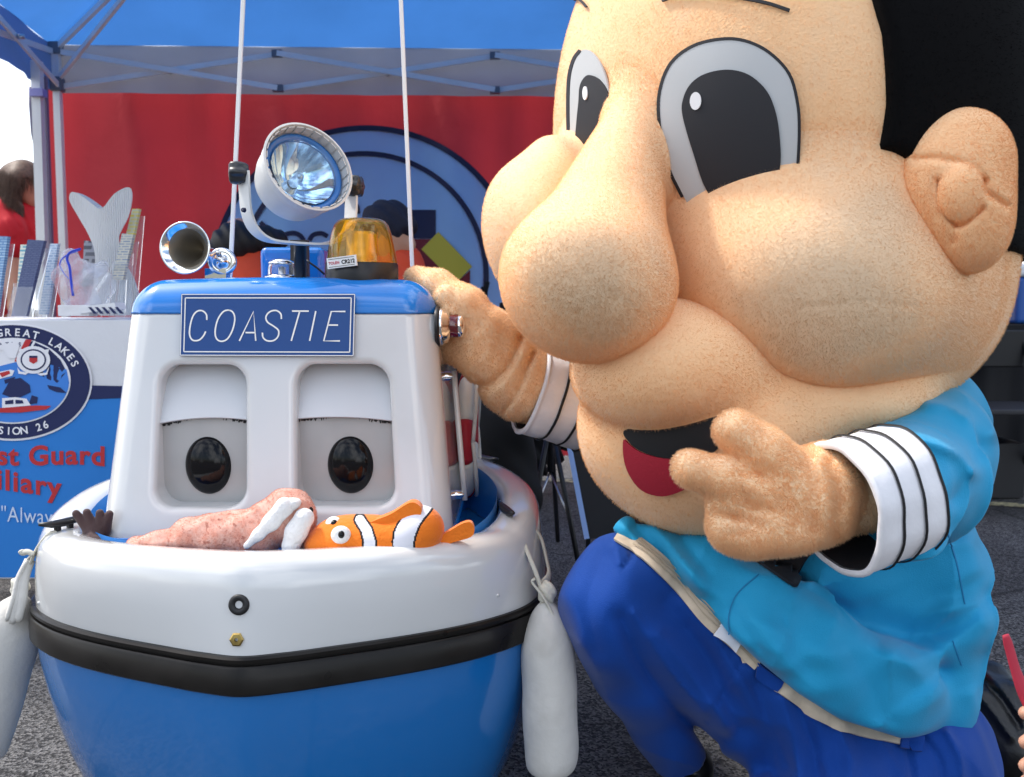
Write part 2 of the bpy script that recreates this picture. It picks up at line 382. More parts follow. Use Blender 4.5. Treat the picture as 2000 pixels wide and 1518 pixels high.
# ================================================================== SETTING
m_asph = mat('asphalt', (.06, .06, .064), .88, bump=.004, bscale=150)
def _asph():
    nt = m_asph.node_tree; b = nt.nodes['Principled BSDF']; co = nt.nodes.new('ShaderNodeTexCoord')
    v = nt.nodes.new('ShaderNodeTexVoronoi'); v.inputs['Scale'].default_value = 185
    n = nt.nodes.new('ShaderNodeTexNoise'); n.inputs['Scale'].default_value = 1.3; n.inputs['Detail'].default_value = 8
    r = nt.nodes.new('ShaderNodeValToRGB'); e = r.color_ramp.elements; e[0].position = .25; e[0].color = (.019, .019, .020, 1); e[1].position = .86; e[1].color = (.17, .166, .162, 1)
    s = nt.nodes.new('ShaderNodeSeparateColor'); x = nt.nodes.new('ShaderNodeMix'); x.data_type = 'RGBA'; x.blend_type = 'MULTIPLY'; x.inputs[0].default_value = 1
    r2 = nt.nodes.new('ShaderNodeMapRange'); r2.inputs[1].default_value = .3; r2.inputs[2].default_value = .7; r2.inputs[3].default_value = .7; r2.inputs[4].default_value = 1.25
    nt.links.new(co.outputs['Object'], v.inputs['Vector']); nt.links.new(co.outputs['Object'], n.inputs['Vector'])
    n2 = nt.nodes.new('ShaderNodeTexNoise'); n2.inputs['Scale'].default_value = .7; n2.inputs['Detail'].default_value = 5; r3 = nt.nodes.new('ShaderNodeMapRange'); r3.inputs[1].default_value = .52; r3.inputs[2].default_value = .62; r3.inputs[3].default_value = 1; r3.inputs[4].default_value = .62
    v2 = nt.nodes.new('ShaderNodeTexVoronoi'); v2.feature = 'DISTANCE_TO_EDGE'; v2.inputs['Scale'].default_value = .9; n3 = nt.nodes.new('ShaderNodeTexNoise'); n3.inputs['Scale'].default_value = 4; n3.inputs['Detail'].default_value = 4
    ad = nt.nodes.new('ShaderNodeMix'); ad.data_type = 'VECTOR'; ad.inputs[0].default_value = .12; nt.links.new(co.outputs['Object'], ad.inputs[4]); nt.links.new(n3.outputs['Color'], ad.inputs[5]); nt.links.new(ad.outputs[1], v2.inputs['Vector'])
    r4 = nt.nodes.new('ShaderNodeMapRange'); r4.inputs[1].default_value = .001; r4.inputs[2].default_value = .006; r4.inputs[3].default_value = .35; r4.inputs[4].default_value = 1; nt.links.new(v2.outputs['Distance'], r4.inputs[0])
    mm = nt.nodes.new('ShaderNodeMath'); mm.operation = 'MULTIPLY'; nt.links.new(co.outputs['Object'], n2.inputs['Vector']); nt.links.new(n2.outputs['Fac'], r3.inputs[0]); nt.links.new(r3.outputs[0], mm.inputs[0]); nt.links.new(r4.outputs[0], mm.inputs[1])
    m3 = nt.nodes.new('ShaderNodeMath'); m3.operation = 'MULTIPLY'; nt.links.new(mm.outputs[0], m3.inputs[0]); nt.links.new(r2.outputs[0], m3.inputs[1])
    nt.links.new(v.outputs['Color'], s.inputs[0]); nt.links.new(s.outputs[0], r.inputs['Fac']); nt.links.new(n.outputs['Fac'], r2.inputs[0])
    nt.links.new(r.outputs[0], x.inputs[6]); nt.links.new(m3.outputs[0], x.inputs[7]); nt.links.new(x.outputs[2], b.inputs['Base Color'])
    bp = [k for k in nt.nodes if k.type == 'BUMP'][0]; nt.links.new(v.outputs['Distance'], bp.inputs['Height']); bp.inputs['Distance'].default_value = .003
_asph()
g = link('ground', mesh([(-300, -60, GZ), (300, -60, GZ), (300, 400, GZ), (-300, 400, GZ)], [(0, 1, 2, 3)], False), m_asph); setp(g, kind='structure')
m_line = mat('line_paint', (.50, .44, .24), .8, var=.35, vscale=30)
two_tone(m_line, (.07, .07, .07), 40, .42, .62)
ln = link('parking_line', mesh([(-.4, 5.26, GZ+.004), (3.6, 4.03, GZ+.004), (3.6, 4.13, GZ+.004), (-.4, 5.36, GZ+.004)], [(0, 1, 2, 3)], False), m_line); setp(ln, kind='structure')

m_white_metal = mat('white_enamel', (.86, .83, .78), .35, var=.04)
m_grey_plastic = mat('grey_plastic', (.16, .17, .19), .5)
m_black_pl = mat('black_plastic', (.012, .012, .014), .38, var=.2)
m_chrome = mat('chrome', (.86, .87, .88), .07, 1.0, rvar=.04, vscale=40)
m_steel = mat('dull_steel', (.55, .56, .58), .3, 1.0, var=.1, vscale=30)
m_roof = cloth_thin('blue_canopy', (.05, .19, .52), .46, .6, var=.08, vscale=3, bump=.004, bscale=9)
m_val = cloth_thin('valance_cloth', (.40, .41, .43), .22, .65, var=.1, vscale=2, bump=.004, bscale=14)
m_side = cloth_thin('side_valance', (.06, .13, .36), .25, .65, var=.1, vscale=2, bump=.004, bscale=14)
# ------------------------------------------------------------------ blue canopy tent behind the boat
CBL = np.array((-2.31, 5.0)); dirx = np.array((math.cos(.035), math.sin(.035))); CBR = CBL+dirx*4.45
CFL = np.array((-1.98, 2.55)); CFR = CFL+dirx*4.6
tent = thing('canopy_tent', 'blue pop-up canopy tent with white scissor frame behind the boat', 'tent', (CBL[0], CBL[1], 0))
EZ = 2.11; VZ = 1.875
def wavy_strip(a, b, z0, z1, n, amp, ph, wl=.5, sag=0):
    a = np.asarray(a, float); b = np.asarray(b, float); L = np.linalg.norm(b-a); d = (b-a)/L; nn = np.array((-d[1], d[0])); V = []; F = []; nz_ = 8
    for i in range(n+1):
        t = i/n
        for j in range(nz_+1):
            s = j/nz_; w = amp*math.sin(t*L/wl*6.28+ph+.6*s)*(1-s*.6)+amp*.5*math.sin(t*L/wl*14+2*ph)*(1-s)
            p = a+d*L*t+nn*w; V.append((p[0], p[1], z0+(z1-z0)*s-sag*math.sin(math.pi*t)*(1-s)))
    for i in range(n):
        for j in range(nz_): k = i*(nz_+1)+j; F.append((k, k+nz_+1, k+nz_+2, k+1))
    return mesh(V, F)
link('valance', wavy_strip(CBL, CBR, VZ, EZ, 80, .008, .3), m_val, tent)
link('valance', wavy_strip(CBL, CFL, VZ, EZ, 40, .012, 1.3), m_side, tent)
link('valance', wavy_strip(CFL, CFR, VZ, EZ, 80, .008, 2.3), m_val, tent)
link('valance', wavy_strip(CBR, CFR, VZ, EZ, 40, .008, 2.9), m_val, tent)
ctr = (CBL+CBR+CFL+CFR)/4; PK = 2.85
def panel(a, b, c, n=14):      # one slope of the roof with a little sag between frame and peak
    V = []; F = []; A = np.array((*a, EZ)); B = np.array((*b, EZ)); Q = c
    for i in range(n+1):
        for j in range(n+1):
            s, t = i/n, j/n; e = A+(B-A)*t; q = Q[0]+(Q[1]-Q[0])*t; p = e+(q-e)*s; p = p-np.array((0, 0, .07*math.sin(math.pi*s)*math.sin(math.pi*t))); V.append(p)
    for i in range(n):
        for j in range(n): k = i*(n+1)+j; F.append((k, k+1, k+n+2, k+n+1))
    return mesh(V, F)
r0 = np.array((*(ctr-dirx*.75), PK)); r1 = np.array((*(ctr+dirx*.75), PK))
for a, b, q in ((CBL, CBR, (r0, r1)), (CFL, CBL, (r0, r0)), (CFR, CFL, (r1, r0)), (CBR, CFR, (r1, r1))): link('roof_panel', panel(a, b, q), m_roof, tent)
inw = np.array((.035, -.035))
def leg_at(c, sx, sy):
    p = np.array(c)+np.array((sx*.045, sy*.045))
    link('leg', barm((p[0], p[1], GZ+.012), (p[0], p[1], EZ-.02), .034, .034, (0, 1, 0)), m_white_metal, tent)
    f = link('leg_foot', boxm((p[0], p[1], GZ+.006), (.08, .08, .008)), m_steel, tent)
    k = link('corner_bracket', boxm((p[0], p[1], VZ+.03), (.058, .058, .07)), m_grey_plastic, tent); bevel(k, .006)
    k = link('corner_bracket', boxm((p[0], p[1], EZ-.03), (.058, .058, .06)), m_grey_plastic, tent); bevel(k, .006); return p
lBL = leg_at(CBL, 1, -1); lBR = leg_at(CBR, -1, -1); lFL = leg_at(CFL, 1, 1); lFR = leg_at(CFR, -1, 1)
def truss(a, b, n, zt, zb, off):
    a = np.array(a); b = np.array(b); d = (b-a)/n; dn = (b-a)/np.linalg.norm(b-a); nn = np.array((dn[1], -dn[0]))*off
    for i in range(n):
        p, q = a+d*i, a+d*(i+1)
        za, zb_ = (zt, zb)
        link('truss_bar', barm((*(p+nn*.4), za), (*(q+nn*.4), zb_), .012, .026), m_white_metal, tent)
        link('truss_bar', barm((*(p-nn*.4), zb_), (*(q-nn*.4), za), .012, .026), m_white_metal, tent)
        c = (p+q)/2
        link('truss_pivot', lathe((*(c-nn*1.6), (za+zb_)/2), (nn[0], nn[1], 0), [(.001, 0), (.011, 0), (.011, .03*1), (.001, .031)], 10), m_steel, tent)
        if i:
            for z in (za, zb_): link('truss_joint', boxm((*p, z), (.05, .03, .034)), m_grey_plastic, tent)
truss(lBL, lBR, 4, 2.065, 1.895, .03); truss(lBL, lFL, 2, 2.065, 1.895, .03); truss(lBR, lFR, 2, 2.065, 1.895, .03); truss(lFL, lFR, 4, 2.065, 1.895, .03)
for l, e in ((lBL, r0), (lFL, r0), (lBR, r1), (lFR, r1)):
    A = np.array((*l, EZ-.03)); B = np.array((*l, VZ+.05)); D = e-A
    link('roof_strut', barm(A, A+D*.97-np.array((0, 0, .03)), .02, .026), m_white_metal, tent)
    link('roof_strut', barm(B, A+D*.46-np.array((0, 0, .03)), .018, .022), m_white_metal, tent)
# ------------------------------------------------------------------ red banner hanging under the back edge
BY = 5.20
def bwave(x, z): return BY+.035*np.sin(x*7.3+.8*np.sin(z*2.1))+.022*np.sin(x*15+1+z*1.5+np.sin(x*4))+.010*np.sin(x*31+2*z)*np.clip(z-.9,0,1)+.012*np.sin(x*3.1+z*5)
def P_banner(v, off=0.0):
    px, py = v[:, 0], v[:, 1]; Y = np.full(len(px), BY)
    for _ in range(4):
        u = (759-py)/FOC; s = Y/(CP+u*SP); x = (px-1000)/FOC*s; z = CAMZ+(-SP+u*CP)*s; Y = bwave(x, z)-off
    return np.stack([x, Y, z], 1)
m_red = cloth_thin('red_banner_cloth', (.50, .036, .045), .27, .75, var=.12, vscale=1.4, bump=.012, bscale=7)
m_disc = cloth_thin('pale_blue_print', (.32, .62, 1.0), .3, .75, var=.05, vscale=3)
m_navy = mat('navy_print', (.008, .012, .05), .7)
m_dred = mat('dark_red_print', (.16, .012, .022), .75)
m_yel = mat('yellow_print', (.50, .42, .045), .7)
banner = thing('banner', 'large red cloth banner with a pale blue disc hanging at the back of the tent', 'banner', (0, BY, 0))
link('cloth', patch([(86, 168), (600, 150), (1260, 150), (1900, 160), (1900, 885), (1260, 890), (600, 890), (95, 890)], 20, lambda v: P_banner(v)), m_red, banner)
link('disc', patch(ell2(715, 540, 300, 292, 70), 18, lambda v: P_banner(v, .016)), m_disc, banner)
link('ring', patch(band(ell2(715, 540, 298, 290, 90, -150, 209.9), 11), 12, lambda v: P_banner(v, .024)), m_navy, banner)
link('ring', patch(band(ell2(710, 540, 240, 240, 90, -150, 209.9), 10), 12, lambda v: P_banner(v, .024)), m_navy, banner)
link('printed_block', patch([(800, 410), (851, 410), (851, 466), (800, 466)], 14, lambda v: P_banner(v, .022)), m_navy, banner)
link('printed_block', patch([(800, 467), (842, 467), (823, 487), (890, 553), (918, 528), (918, 640), (800, 640)], 14, lambda v: P_banner(v, .022)), m_dred, banner)
link('printed_block', patch([(856, 453), (922, 521), (890, 554), (823, 487)], 14, lambda v: P_banner(v, .026)), m_yel, banner)
for st in (catmull([(672, 394), (684, 394), (696, 402), (699, 418)], 5), catmull([(555, 462), (560, 457), (578, 456), (592, 468), (596, 500)], 5), catmull([(604, 470), (612, 459), (628, 456), (640, 462)], 5), np.array([(508, 434), (524, 450), (546, 468), (560, 500)], float)):
    link('printed_letter', patch(band(st, 9), 9, lambda v: P_banner(v, .026)), m_navy, banner)
# ------------------------------------------------------------------ second white pole with a rolled flag, left of the tent leg
m_purple = mat('lilac_tape', (.35, .32, .62), .6)
pole = thing('banner_pole', 'thick white pole with a lilac strap left of the canopy leg', 'pole', P(76, 480, 4.7)*np.array((1, 1, 0)))
pa, pb = P(82, 600, 4.7), P(75, 140, 4.7); pa = np.array((pa[0]+.0, 4.7, .012)); pd = P(84, 480, 4.7)
link('shaft', barm((P(88, 700, 4.7)[0], 4.7, GZ), P(72, 120, 4.7), .042, .042, (0, 1, 0)), m_white_metal, pole)
link('side_tube', barm((P(102, 700, 4.72)[0], 4.74, GZ), P(87, 150, 4.74), .022, .022, (0, 1, 0)), mat('mauve_tube', (.22, .18, .26), .5), pole)
link('strap', boxm(P(75, 182, 4.68), (.062, .05, .035)), m_purple, pole)
link('furled_flag', tube([P(60, 170, 4.7), P(63, 205, 4.7), P(67, 260, 4.7), P(70, 297, 4.7)], [.008, .016, .016, .006], 8), mat('slate_cloth', (.16, .15, .22), .8, bump=.002, bscale=40), pole)
# ------------------------------------------------------------------ information table with cloth and printed runner
TY = 2.62; TT = P(500, 622, TY)[2]
table = thing('display_table', 'folding table under a white cloth with a blue printed banner on its front', 'table', (-1.35, TY+.36, 0))
m_cloth = mat('white_table_cloth', (.70, .71, .74), .8, bump=.0015, bscale=30)
tx0, tx1 = -2.15, -.62
bm = bmesh.new(); box_bm(bm, ((tx0+tx1)/2, TY+.37, TT-.02), (tx1-tx0, .72, .03)); o = link('tabletop', bm_mesh(bm), m_cloth, table); bevel(o, .008)
for x in (tx0+.1, tx1-.1):
    for y in (TY+.12, TY+.62): link('leg', barm((x, y, GZ), (x, y, TT-.036), .028, .028, (0, 1, 0)), m_steel, table)
def twave(x, z): return TY-.006*np.sin(x*9+.5)*np.clip((TT-z)/.5, 0, 1)-.004*np.sin(x*21+z*5)*np.clip((TT-z)/.6, 0, 1)
def P_table(v, off=0.0):
    px, py = v[:, 0], v[:, 1]; Y = np.full(len(px), TY)
    for _ in range(4):
        u = (759-py)/FOC; s = Y/(CP+u*SP); x = (px-1000)/FOC*s; z = CAMZ+(-SP+u*CP)*s; Y = twave(x, z)-off
    return np.stack([x, Y, z], 1)
link('cloth_front', patch([(-540, 626), (330, 626), (330, 1130), (-540, 1130)], 26, lambda v: P_table(v)), m_cloth, table)
m_tblue = mat('blue_print', (.02, .20, .60), .7, var=.04, vscale=5)
m_lake = mat('lake_print', (.05, .22, .66), .7)
m_tnavy = mat('navy_runner_print', (.012, .02, .09), .7)
m_pwhite = mat('white_print', (.80, .80, .84), .7); m_pred = mat('red_print', (.50, .03, .035), .7)
def tp(name, poly, m, off, res=14, label=None): return link(name, patch(poly, res, lambda v: P_table(v, off)), m, table, label)
tp('printed_field', catmull([(-540, 770), (-100, 790), (120, 782), (228, 778), (330, 775)], 6).tolist()+[(330, 1128), (-540, 1128)], m_tblue, .003)
tp('printed_band', [(-540, 745), (130, 752), (330, 756), (330, 775), (228, 778), (130, 782), (-540, 770)], m_tnavy, .0045)
tp('emblem_edge', ell2(24, 746, 156, 115, 60), m_pwhite, .006)
tp('emblem_ring', ell2(24, 746, 152, 111, 60), m_tnavy, .0075)
tp('emblem_rim', ell2(24, 744, 114, 84, 60), m_pwhite, .009)
E0 = (24, 744, 111, 81)
tp('emblem_lake', ell2(*E0, 60, -178, -2).tolist()+[(130, 722), (60, 700), (0, 715), (-80, 720)], m_lake, .0105)
tp('emblem_sky', [(62, 666), (95, 681), (118, 703), (130, 726), (112, 748), (96, 742), (70, 728), (40, 722), (30, 700)], m_tnavy, .0105)
tp('emblem_stripe', [(50, 663), (62, 664), (40, 708), (28, 706)], m_pred, .012, 8)
tp('emblem_stripe', [(66, 665), (70, 667), (46, 712), (42, 710)], m_pwhite, .012, 8)
tp('emblem_cloud', [(-30, 680), (12, 672), (30, 668), (38, 676), (30, 700), (16, 700), (6, 684), (-30, 688)], m_pwhite, .0115, 8)
for b_ in ([(20, 742), (40, 738), (58, 752), (60, 766), (40, 776), (20, 776), (4, 770)], [(62, 772), (74, 776), (72, 788), (56, 790)], [(92, 752), (118, 757), (130, 768), (110, 766), (96, 760)], [(8, 742), (30, 736), (26, 744), (10, 750)]): tp('emblem_land', b_, m_tnavy, .012, 8)
tp('emblem_stripe', [(-8, 728), (20, 722), (28, 724), (24, 734), (0, 740)], m_pwhite, .0125, 8); tp('emblem_stripe', [(-2, 729), (18, 724), (20, 730), (4, 737)], m_pred, .013, 8)
tp('emblem_boat', [(-30, 796), (2, 797), (70, 792), (100, 793), (90, 800), (40, 806), (-30, 806)], m_pred, .0135, 8)
tp('emblem_boat', [(4, 778), (30, 776), (52, 779), (60, 792), (4, 797)], m_pwhite, .0135, 8); tp('emblem_boat', [(10, 783), (26, 781), (26, 789), (10, 790)], m_tnavy, .0145, 6); tp('emblem_boat', [(30, 781), (44, 782), (46, 788), (30, 789)], m_tnavy, .0145, 6)
tp('emblem_anchor', ell2(65, 703, 33, 27, 26), m_pwhite, .0135, 8); tp('emblem_anchor', ell2(65, 703, 25, 21, 26), m_tnavy, .0145, 8)
tp('emblem_anchor', ell2(65, 703, 22, 18, 26), m_pwhite, .0155, 8); tp('emblem_shield', [(57, 696), (73, 696), (73, 706), (65, 711), (57, 706)], m_pred, .0165, 5); tp('emblem_shield', [(57, 695), (73, 695), (73, 699), (57, 699)], m_tnavy, .0172, 5)
for q in ([(38, 680), (48, 684), (44, 690), (36, 686)], [(82, 684), (96, 682), (94, 690), (86, 692)], [(34, 718), (40, 726), (56, 728), (50, 732), (36, 730)], [(72, 730), (90, 728), (96, 716), (92, 732), (80, 734)]): tp('emblem_anchor', q, m_pwhite, .0135, 6)
def ttext(name, body, h, fn, m, bold=0, off=.0095, sp=1.0, shear=0):
    bar0 = verts_of(text_mesh('|', h/.72, bold, shear, sp))[:, 0].min()
    for i, c in enumerate(body):
        if c == ' ': continue
        x0 = verts_of(text_mesh(body[:i]+'|', h/.72, bold, shear, sp))[:, 0].max()-verts_of(text_mesh('|', h/.72, bold, shear, sp))[:, 0].max() if i else 0
        o = link(name, remap(text_mesh(c, h/.72, bold, shear, sp), lambda a: P_table(fn(a+np.array((x0, 0, 0))), off)), m, table)
        if c == '"': o['kind'] = 'stuff'
def arc_text(body, cx, cy, rx, ry, a0, a1, h, m, name='printed_letter', flip=False, bold=.0):
    n = len(body)
    for i, ch in enumerate(body):
        if ch == ' ': continue
        t = math.radians(a0+(a1-a0)*(i+.5)/n); X, Yp = cx+rx*math.cos(t), cy-ry*math.sin(t)
        tx, ty = (-rx*math.sin(t), -ry*math.cos(t)); s = -1 if not flip else 1; L = math.hypot(tx, ty); tx, ty = s*tx/L, s*ty/L
        me = text_mesh(ch, h/.72, bold); v = verts_of(me); w = (v[:, 0].min()+v[:, 0].max())/2
        def fn(a, X=X, Yp=Yp, tx=tx, ty=ty, w=w): return np.stack([X+(a[:, 0]-w)*tx+a[:, 1]*ty, Yp+(a[:, 0]-w)*ty-a[:, 1]*tx], 1)
        link(name, remap(me, lambda a: P_table(fn(a), .0095)), m, table)
arc_text('WESTERN GREAT LAKES', 24, 746, 124, 90, 170, 17, 15, m_pwhite, bold=.4)
arc_text('DIVISION 26', 24, 746, 140, 103, 232, 302, 15, m_pwhite, flip=True, bold=.4)
arc_text('PARATUS', 24, 744, 96, 68, 128, 78, 8, m_tnavy, bold=.2)
ttext('printed_letter', 'Coast Guard', 38, lambda a: np.stack([-106+a[:, 0]*1.045, 896-a[:, 1]+.095*np.clip(a[:, 0]-70, 0, 400)+8*np.sin(a[:, 0]/60)], 1), m_pred, bold=1.5, off=.006, sp=1.08)
ttext('printed_letter', 'Auxiliary', 40, lambda a: np.stack([-112+a[:, 0]*1.02, 948-a[:, 1]+.14*np.clip(a[:, 0]-60, 0, 400)], 1), m_pred, bold=1.5, off=.006, sp=1.12)
ttext('printed_letter', '"Always Ready"', 31, lambda a: np.stack([1+a[:, 0]*.80, 1018-a[:, 1]+.05*a[:, 0]], 1), mat('pale_print', (.62, .72, .86), .7), bold=-.15, off=.006, sp=1.05)
# ------------------------------------------------------------------ things on the table
def flat_fn(Y): return lambda v: np.array([P(a, b, Y) for a, b in v])
m_acr = mat('clear_acrylic', (.93, .95, .97), .06, trans=.92, ior=1.2, spec=.6)
def brochure_holder(name, label, q, Y, m, mback=None, lip=.38, group='clear brochure holders on the table'):
    """q: four photograph corners of the leaflet stack (bl, br, tr, tl), standing at distance Y and leaning back"""
    bl, br, tr, tl = q; D = [P(*bl, Y), P(*br, Y), P(*tr, Y+.09), P(*tl, Y+.09)]; t = thing(name, label, 'brochure holder', (D[0]+D[1])/2, group)
    zf = TT+.001
    dz = min(D[0][2], D[1][2])-zf
    def slab(c4, nrm_off, th): V = [p+np.array((0, nrm_off, 0)) for p in c4]; V += [p+np.array((0, th, 0)) for p in V]; return mesh(V, [(0, 1, 2, 3), (7, 6, 5, 4), (0, 4, 5, 1), (1, 5, 6, 2), (2, 6, 7, 3), (3, 7, 4, 0)], False)
    link('leaflet_stack', slab(D, 0, .018), m, t)
    lp = [D[0], D[1], D[1]+(D[2]-D[1])*lip, D[0]+(D[3]-D[0])*lip]; lp = [p+np.array((sx, 0, sz)) for p, sx, sz in zip(lp, (-.006, .006, .006, -.006), (-dz+.0, -dz, 0, 0))]
    link('front_pocket', slab(lp, -.012, .003), m_acr, t)
    bk = [D[0]-np.array((.006, 0, dz)), D[1]+np.array((.006, 0, -dz)), D[2]+np.array((.006, 0, -.02)), D[3]+np.array((-.006, 0, -.02))]
    link('back_plate', slab(bk, .024, .003), m_acr, t)
    return t
def paper(name, c, c2, sc):
    m = mat(name, c, .45); nt = m.node_tree; b = nt.nodes['Principled BSDF']; co = nt.nodes.new('ShaderNodeTexCoord'); mp = nt.nodes.new('ShaderNodeMapping'); mp.inputs['Rotation'].default_value = (math.pi/2, 0, 0); br = nt.nodes.new('ShaderNodeTexBrick')
    br.inputs['Color1'].default_value = (*c2, 1); br.inputs['Color2'].default_value = (*[.5*(x+y) for x, y in zip(c, c2)], 1); br.inputs['Mortar'].default_value = (*c, 1); br.inputs['Scale'].default_value = sc*.9; br.inputs['Mortar Size'].default_value = .10; br.inputs['Brick Width'].default_value = 1.3; br.inputs['Row Height'].default_value = .42; br.offset = .37
    nt.links.new(co.outputs['Object'], mp.inputs[0]); nt.links.new(mp.outputs[0], br.inputs['Vector']); nt.links.new(br.outputs['Color'], b.inputs['Base Color']); return m
mp1 = paper('navy_leaflet', (.04, .06, .15), (.10, .12, .22), 90); mp2 = paper('pale_leaflet', (.55, .62, .70), (.20, .32, .5), 60); mp3 = paper('blue_leaflet', (.10, .22, .42), (.35, .5, .62), 60); mp4 = paper('sand_leaflet', (.55, .52, .42), (.2, .25, .32), 60); mp5 = paper('yellow_leaflet', (.62, .6, .4), (.75, .6, .05), 40)
brochure_holder('brochure_holder', 'clear holder with a tall stack of navy leaflets, nearest the white pole', [(22, 618), (50, 618), (86, 470), (54, 468)], 2.72, mp1)
brochure_holder('brochure_holder', 'clear holder with pale blue leaflets, left of the zip bag', [(76, 614), (90, 614), (113, 476), (98, 476)], 2.86, mp2)
brochure_holder('brochure_holder', 'clear holder with blue leaflets at the left edge of the photo', [(-44, 618), (-8, 618), (15, 462), (-22, 460)], 2.75, mp3)
brochure_holder('brochure_holder', 'clear holder with one narrow sand coloured leaflet beside the white tail', [(218, 546), (240, 546), (260, 458), (238, 456)], 2.80, mp4)
brochure_holder('brochure_holder', 'tall clear holder with a yellow and white leaflet behind the white tail', [(236, 500), (252, 500), (272, 408), (258, 408)], 2.94, mp5)
brochure_holder('brochure_holder', 'small clear holder with grey and black cards above the zip bag', [(160, 560), (186, 560), (190, 472), (164, 470)], 3.0, paper('grey_card', (.32, .32, .34), (.02, .02, .03), 22))
brochure_holder('brochure_holder', 'clear holder with mixed cream and teal leaflets behind the navy stack', [(30, 600), (52, 600), (52, 478), (40, 478)], 2.95, paper('teal_leaflet', (.66, .66, .55), (.12, .34, .42), 40))
m_paper = mat('ribbed_paper', (.80, .81, .82), .6)
def _rib():
    nt = m_paper.node_tree; b = nt.nodes['Principled BSDF']; co = nt.nodes.new('ShaderNodeTexCoord'); w = nt.nodes.new('ShaderNodeTexWave'); w.inputs['Scale'].default_value = 55; w.bands_direction = 'X'
    bp = nt.nodes.new('ShaderNodeBump'); bp.inputs['Distance'].default_value = .004; nt.links.new(co.outputs['Object'], w.inputs['Vector']); nt.links.new(w.outputs['Fac'], bp.inputs['Height']); nt.links.new(bp.outputs[0], b.inputs['Normal'])
_rib()
tailY = 2.98
ft = catmull([(195, 560), (199, 500), (186, 462), (160, 424), (142, 396), (142, 380), (152, 377), (174, 388), (198, 404), (207, 411), (216, 404), (230, 382), (248, 369), (259, 371), (260, 392), (254, 424), (242, 452), (238, 470), (246, 510), (262, 540), (274, 585), (278, 612), (190, 612)], 3, True)
def tail_fn(v):
    a = np.array([P(x, y, tailY) for x, y in v]); t = np.exp(-((v[:, 0]-215)/40)**2); a[:, 1] -= .03*t; return a
o = link('fish_tail', patch(ft, 9, tail_fn), m_paper); solid(o, .03, 0); setp(o, 'white ribbed fish tail decoration standing among the brochures', 'decoration')
# zip bag
m_bag = mat('clear_bag', (.90, .93, 1.0), .2, trans=.55, ior=1.08, spec=.9, bump=.012, bscale=26, alpha=.55)
bag = thing('zip_bag', 'crumpled clear plastic zip bag with a blue zipper on the table', 'plastic bag', P(165, 600, 2.72))
def bagf(p): return un([eP(165, 562, 2.74, 52, 48, .07), eP(140, 525, 2.74, 26, 32, .05), eP(185, 560, 2.72, 40, 36, .06)], .04)(p)
bagf2 = waves(bagf, [(70, 40, 50, .3, .006), (-50, 30, 80, 1.3, .006), (120, 20, -80, .7, .004)])
link('bag_film', nets(bagf2, P(95, 630, 2.62)-.02, P(240, 470, 2.9)+.02, .006), m_bag, bag)
m_zip = mat('blue_zipper', (.02, .06, .62), .35)
link('zipper', tube([P(a, b, 2.655) for a, b in catmull([(157, 486), (137, 493), (131, 506), (136, 522), (139, 550), (143, 578)], 5)], .0055, 8, .5), m_zip, bag)
link('zipper', tube([P(a, b, 2.70) for a, b in catmull([(157, 488), (128, 500), (117, 514), (121, 528), (134, 545)], 5)], .0018, 6), m_zip, bag)
o = link('paper_box', boxm(P(143, 604, 2.655)+np.array((0, .03, -.004)), (.085, .06, .03)), mat('white_card', (.72, .72, .74), .5, var=.05, vscale=30)); bevel(o, .002); setp(o, 'flat white card box lying in front of the zip bag', 'box')
en = thing('striped_packet', 'white packet with slanted navy stripes lying beside the white box', 'packet', P(205, 606, 2.68))
link('sheet', boxm(P(200, 602, 2.68), (.10, .07, .018), Matrix.Rotation(-.12, 3, 'Y')), mat('packet_white', (.76, .77, .80), .5), en)
for k in range(5):
    x = 172+k*13; link('stripe', mesh([P(x, 600, 2.643), P(x+6, 600, 2.643), P(x+18, 613, 2.643), P(x+11, 613, 2.643)], [(0, 1, 2, 3)], False), m_tnavy, en)
# ================================================================== ROBOT BOAT
m_gel = mat('white_gelcoat', (.67, .68, .68), .14, coat=.9, var=.025, vscale=5, rvar=.04)
two_tone(m_gel, (.50, .49, .46), 3.2, .56, .78, 8, .4)
m_hull = mat('blue_gelcoat', (.008, .15, .46), .2, coat=.8, var=.015, vscale=2)
m_roofb = mat('bright_blue_gelcoat', (.010, .185, .60), .16, coat=.8, var=.03, vscale=6)
m_rub = mat('black_rubber', (.011, .0098, .009), .33, spec=.22, coat=.06, var=.25, vscale=14, rvar=.06)
m_deck = mat('blue_deck', (.02, .21, .60), .3, var=.06)
m_grey = mat('eye_grey', (.42, .425, .42), .35, coat=.25, var=.04, vscale=20)
m_lid = mat('eyelid_white', (.60, .615, .64), .4, var=.02)
m_gblack = mat('gloss_black', (.005, .005, .006), .10, spec=.3)
BX = -.392
boat = thing('robot_boat', 'small blue and white robot boat with eyes in its wheelhouse windows', 'boat', (BX, 1.85, 0))
hp = [(0, 1.362), (.06, 1.378), (.117, 1.402), (.21, 1.445), (.285, 1.487), (.35, 1.536), (.405, 1.60), (.437, 1.68), (.450, 1.78), (.444, 1.88), (.41, 2.01), (.35, 2.15), (.27, 2.28), (.15, 2.385), (0, 2.42)]
hp = [(x*1.03, y) for x, y in hp]
plan = catmull(hp+[(-x, y) for x, y in hp[-2:0:-1]], 8, True)
plan = plan+np.array((BX, 0))
def inset(c, d):
    T = np.roll(c, -1, 0)-np.roll(c, 1, 0); T /= np.linalg.norm(T, axis=1, keepdims=True); N = np.stack([-T[:, 1], T[:, 0]], 1); return c+N*d
_s = np.abs(plan[:, 0]-BX); plan2 = plan.copy(); _f = (plan[:, 1] < 1.78)
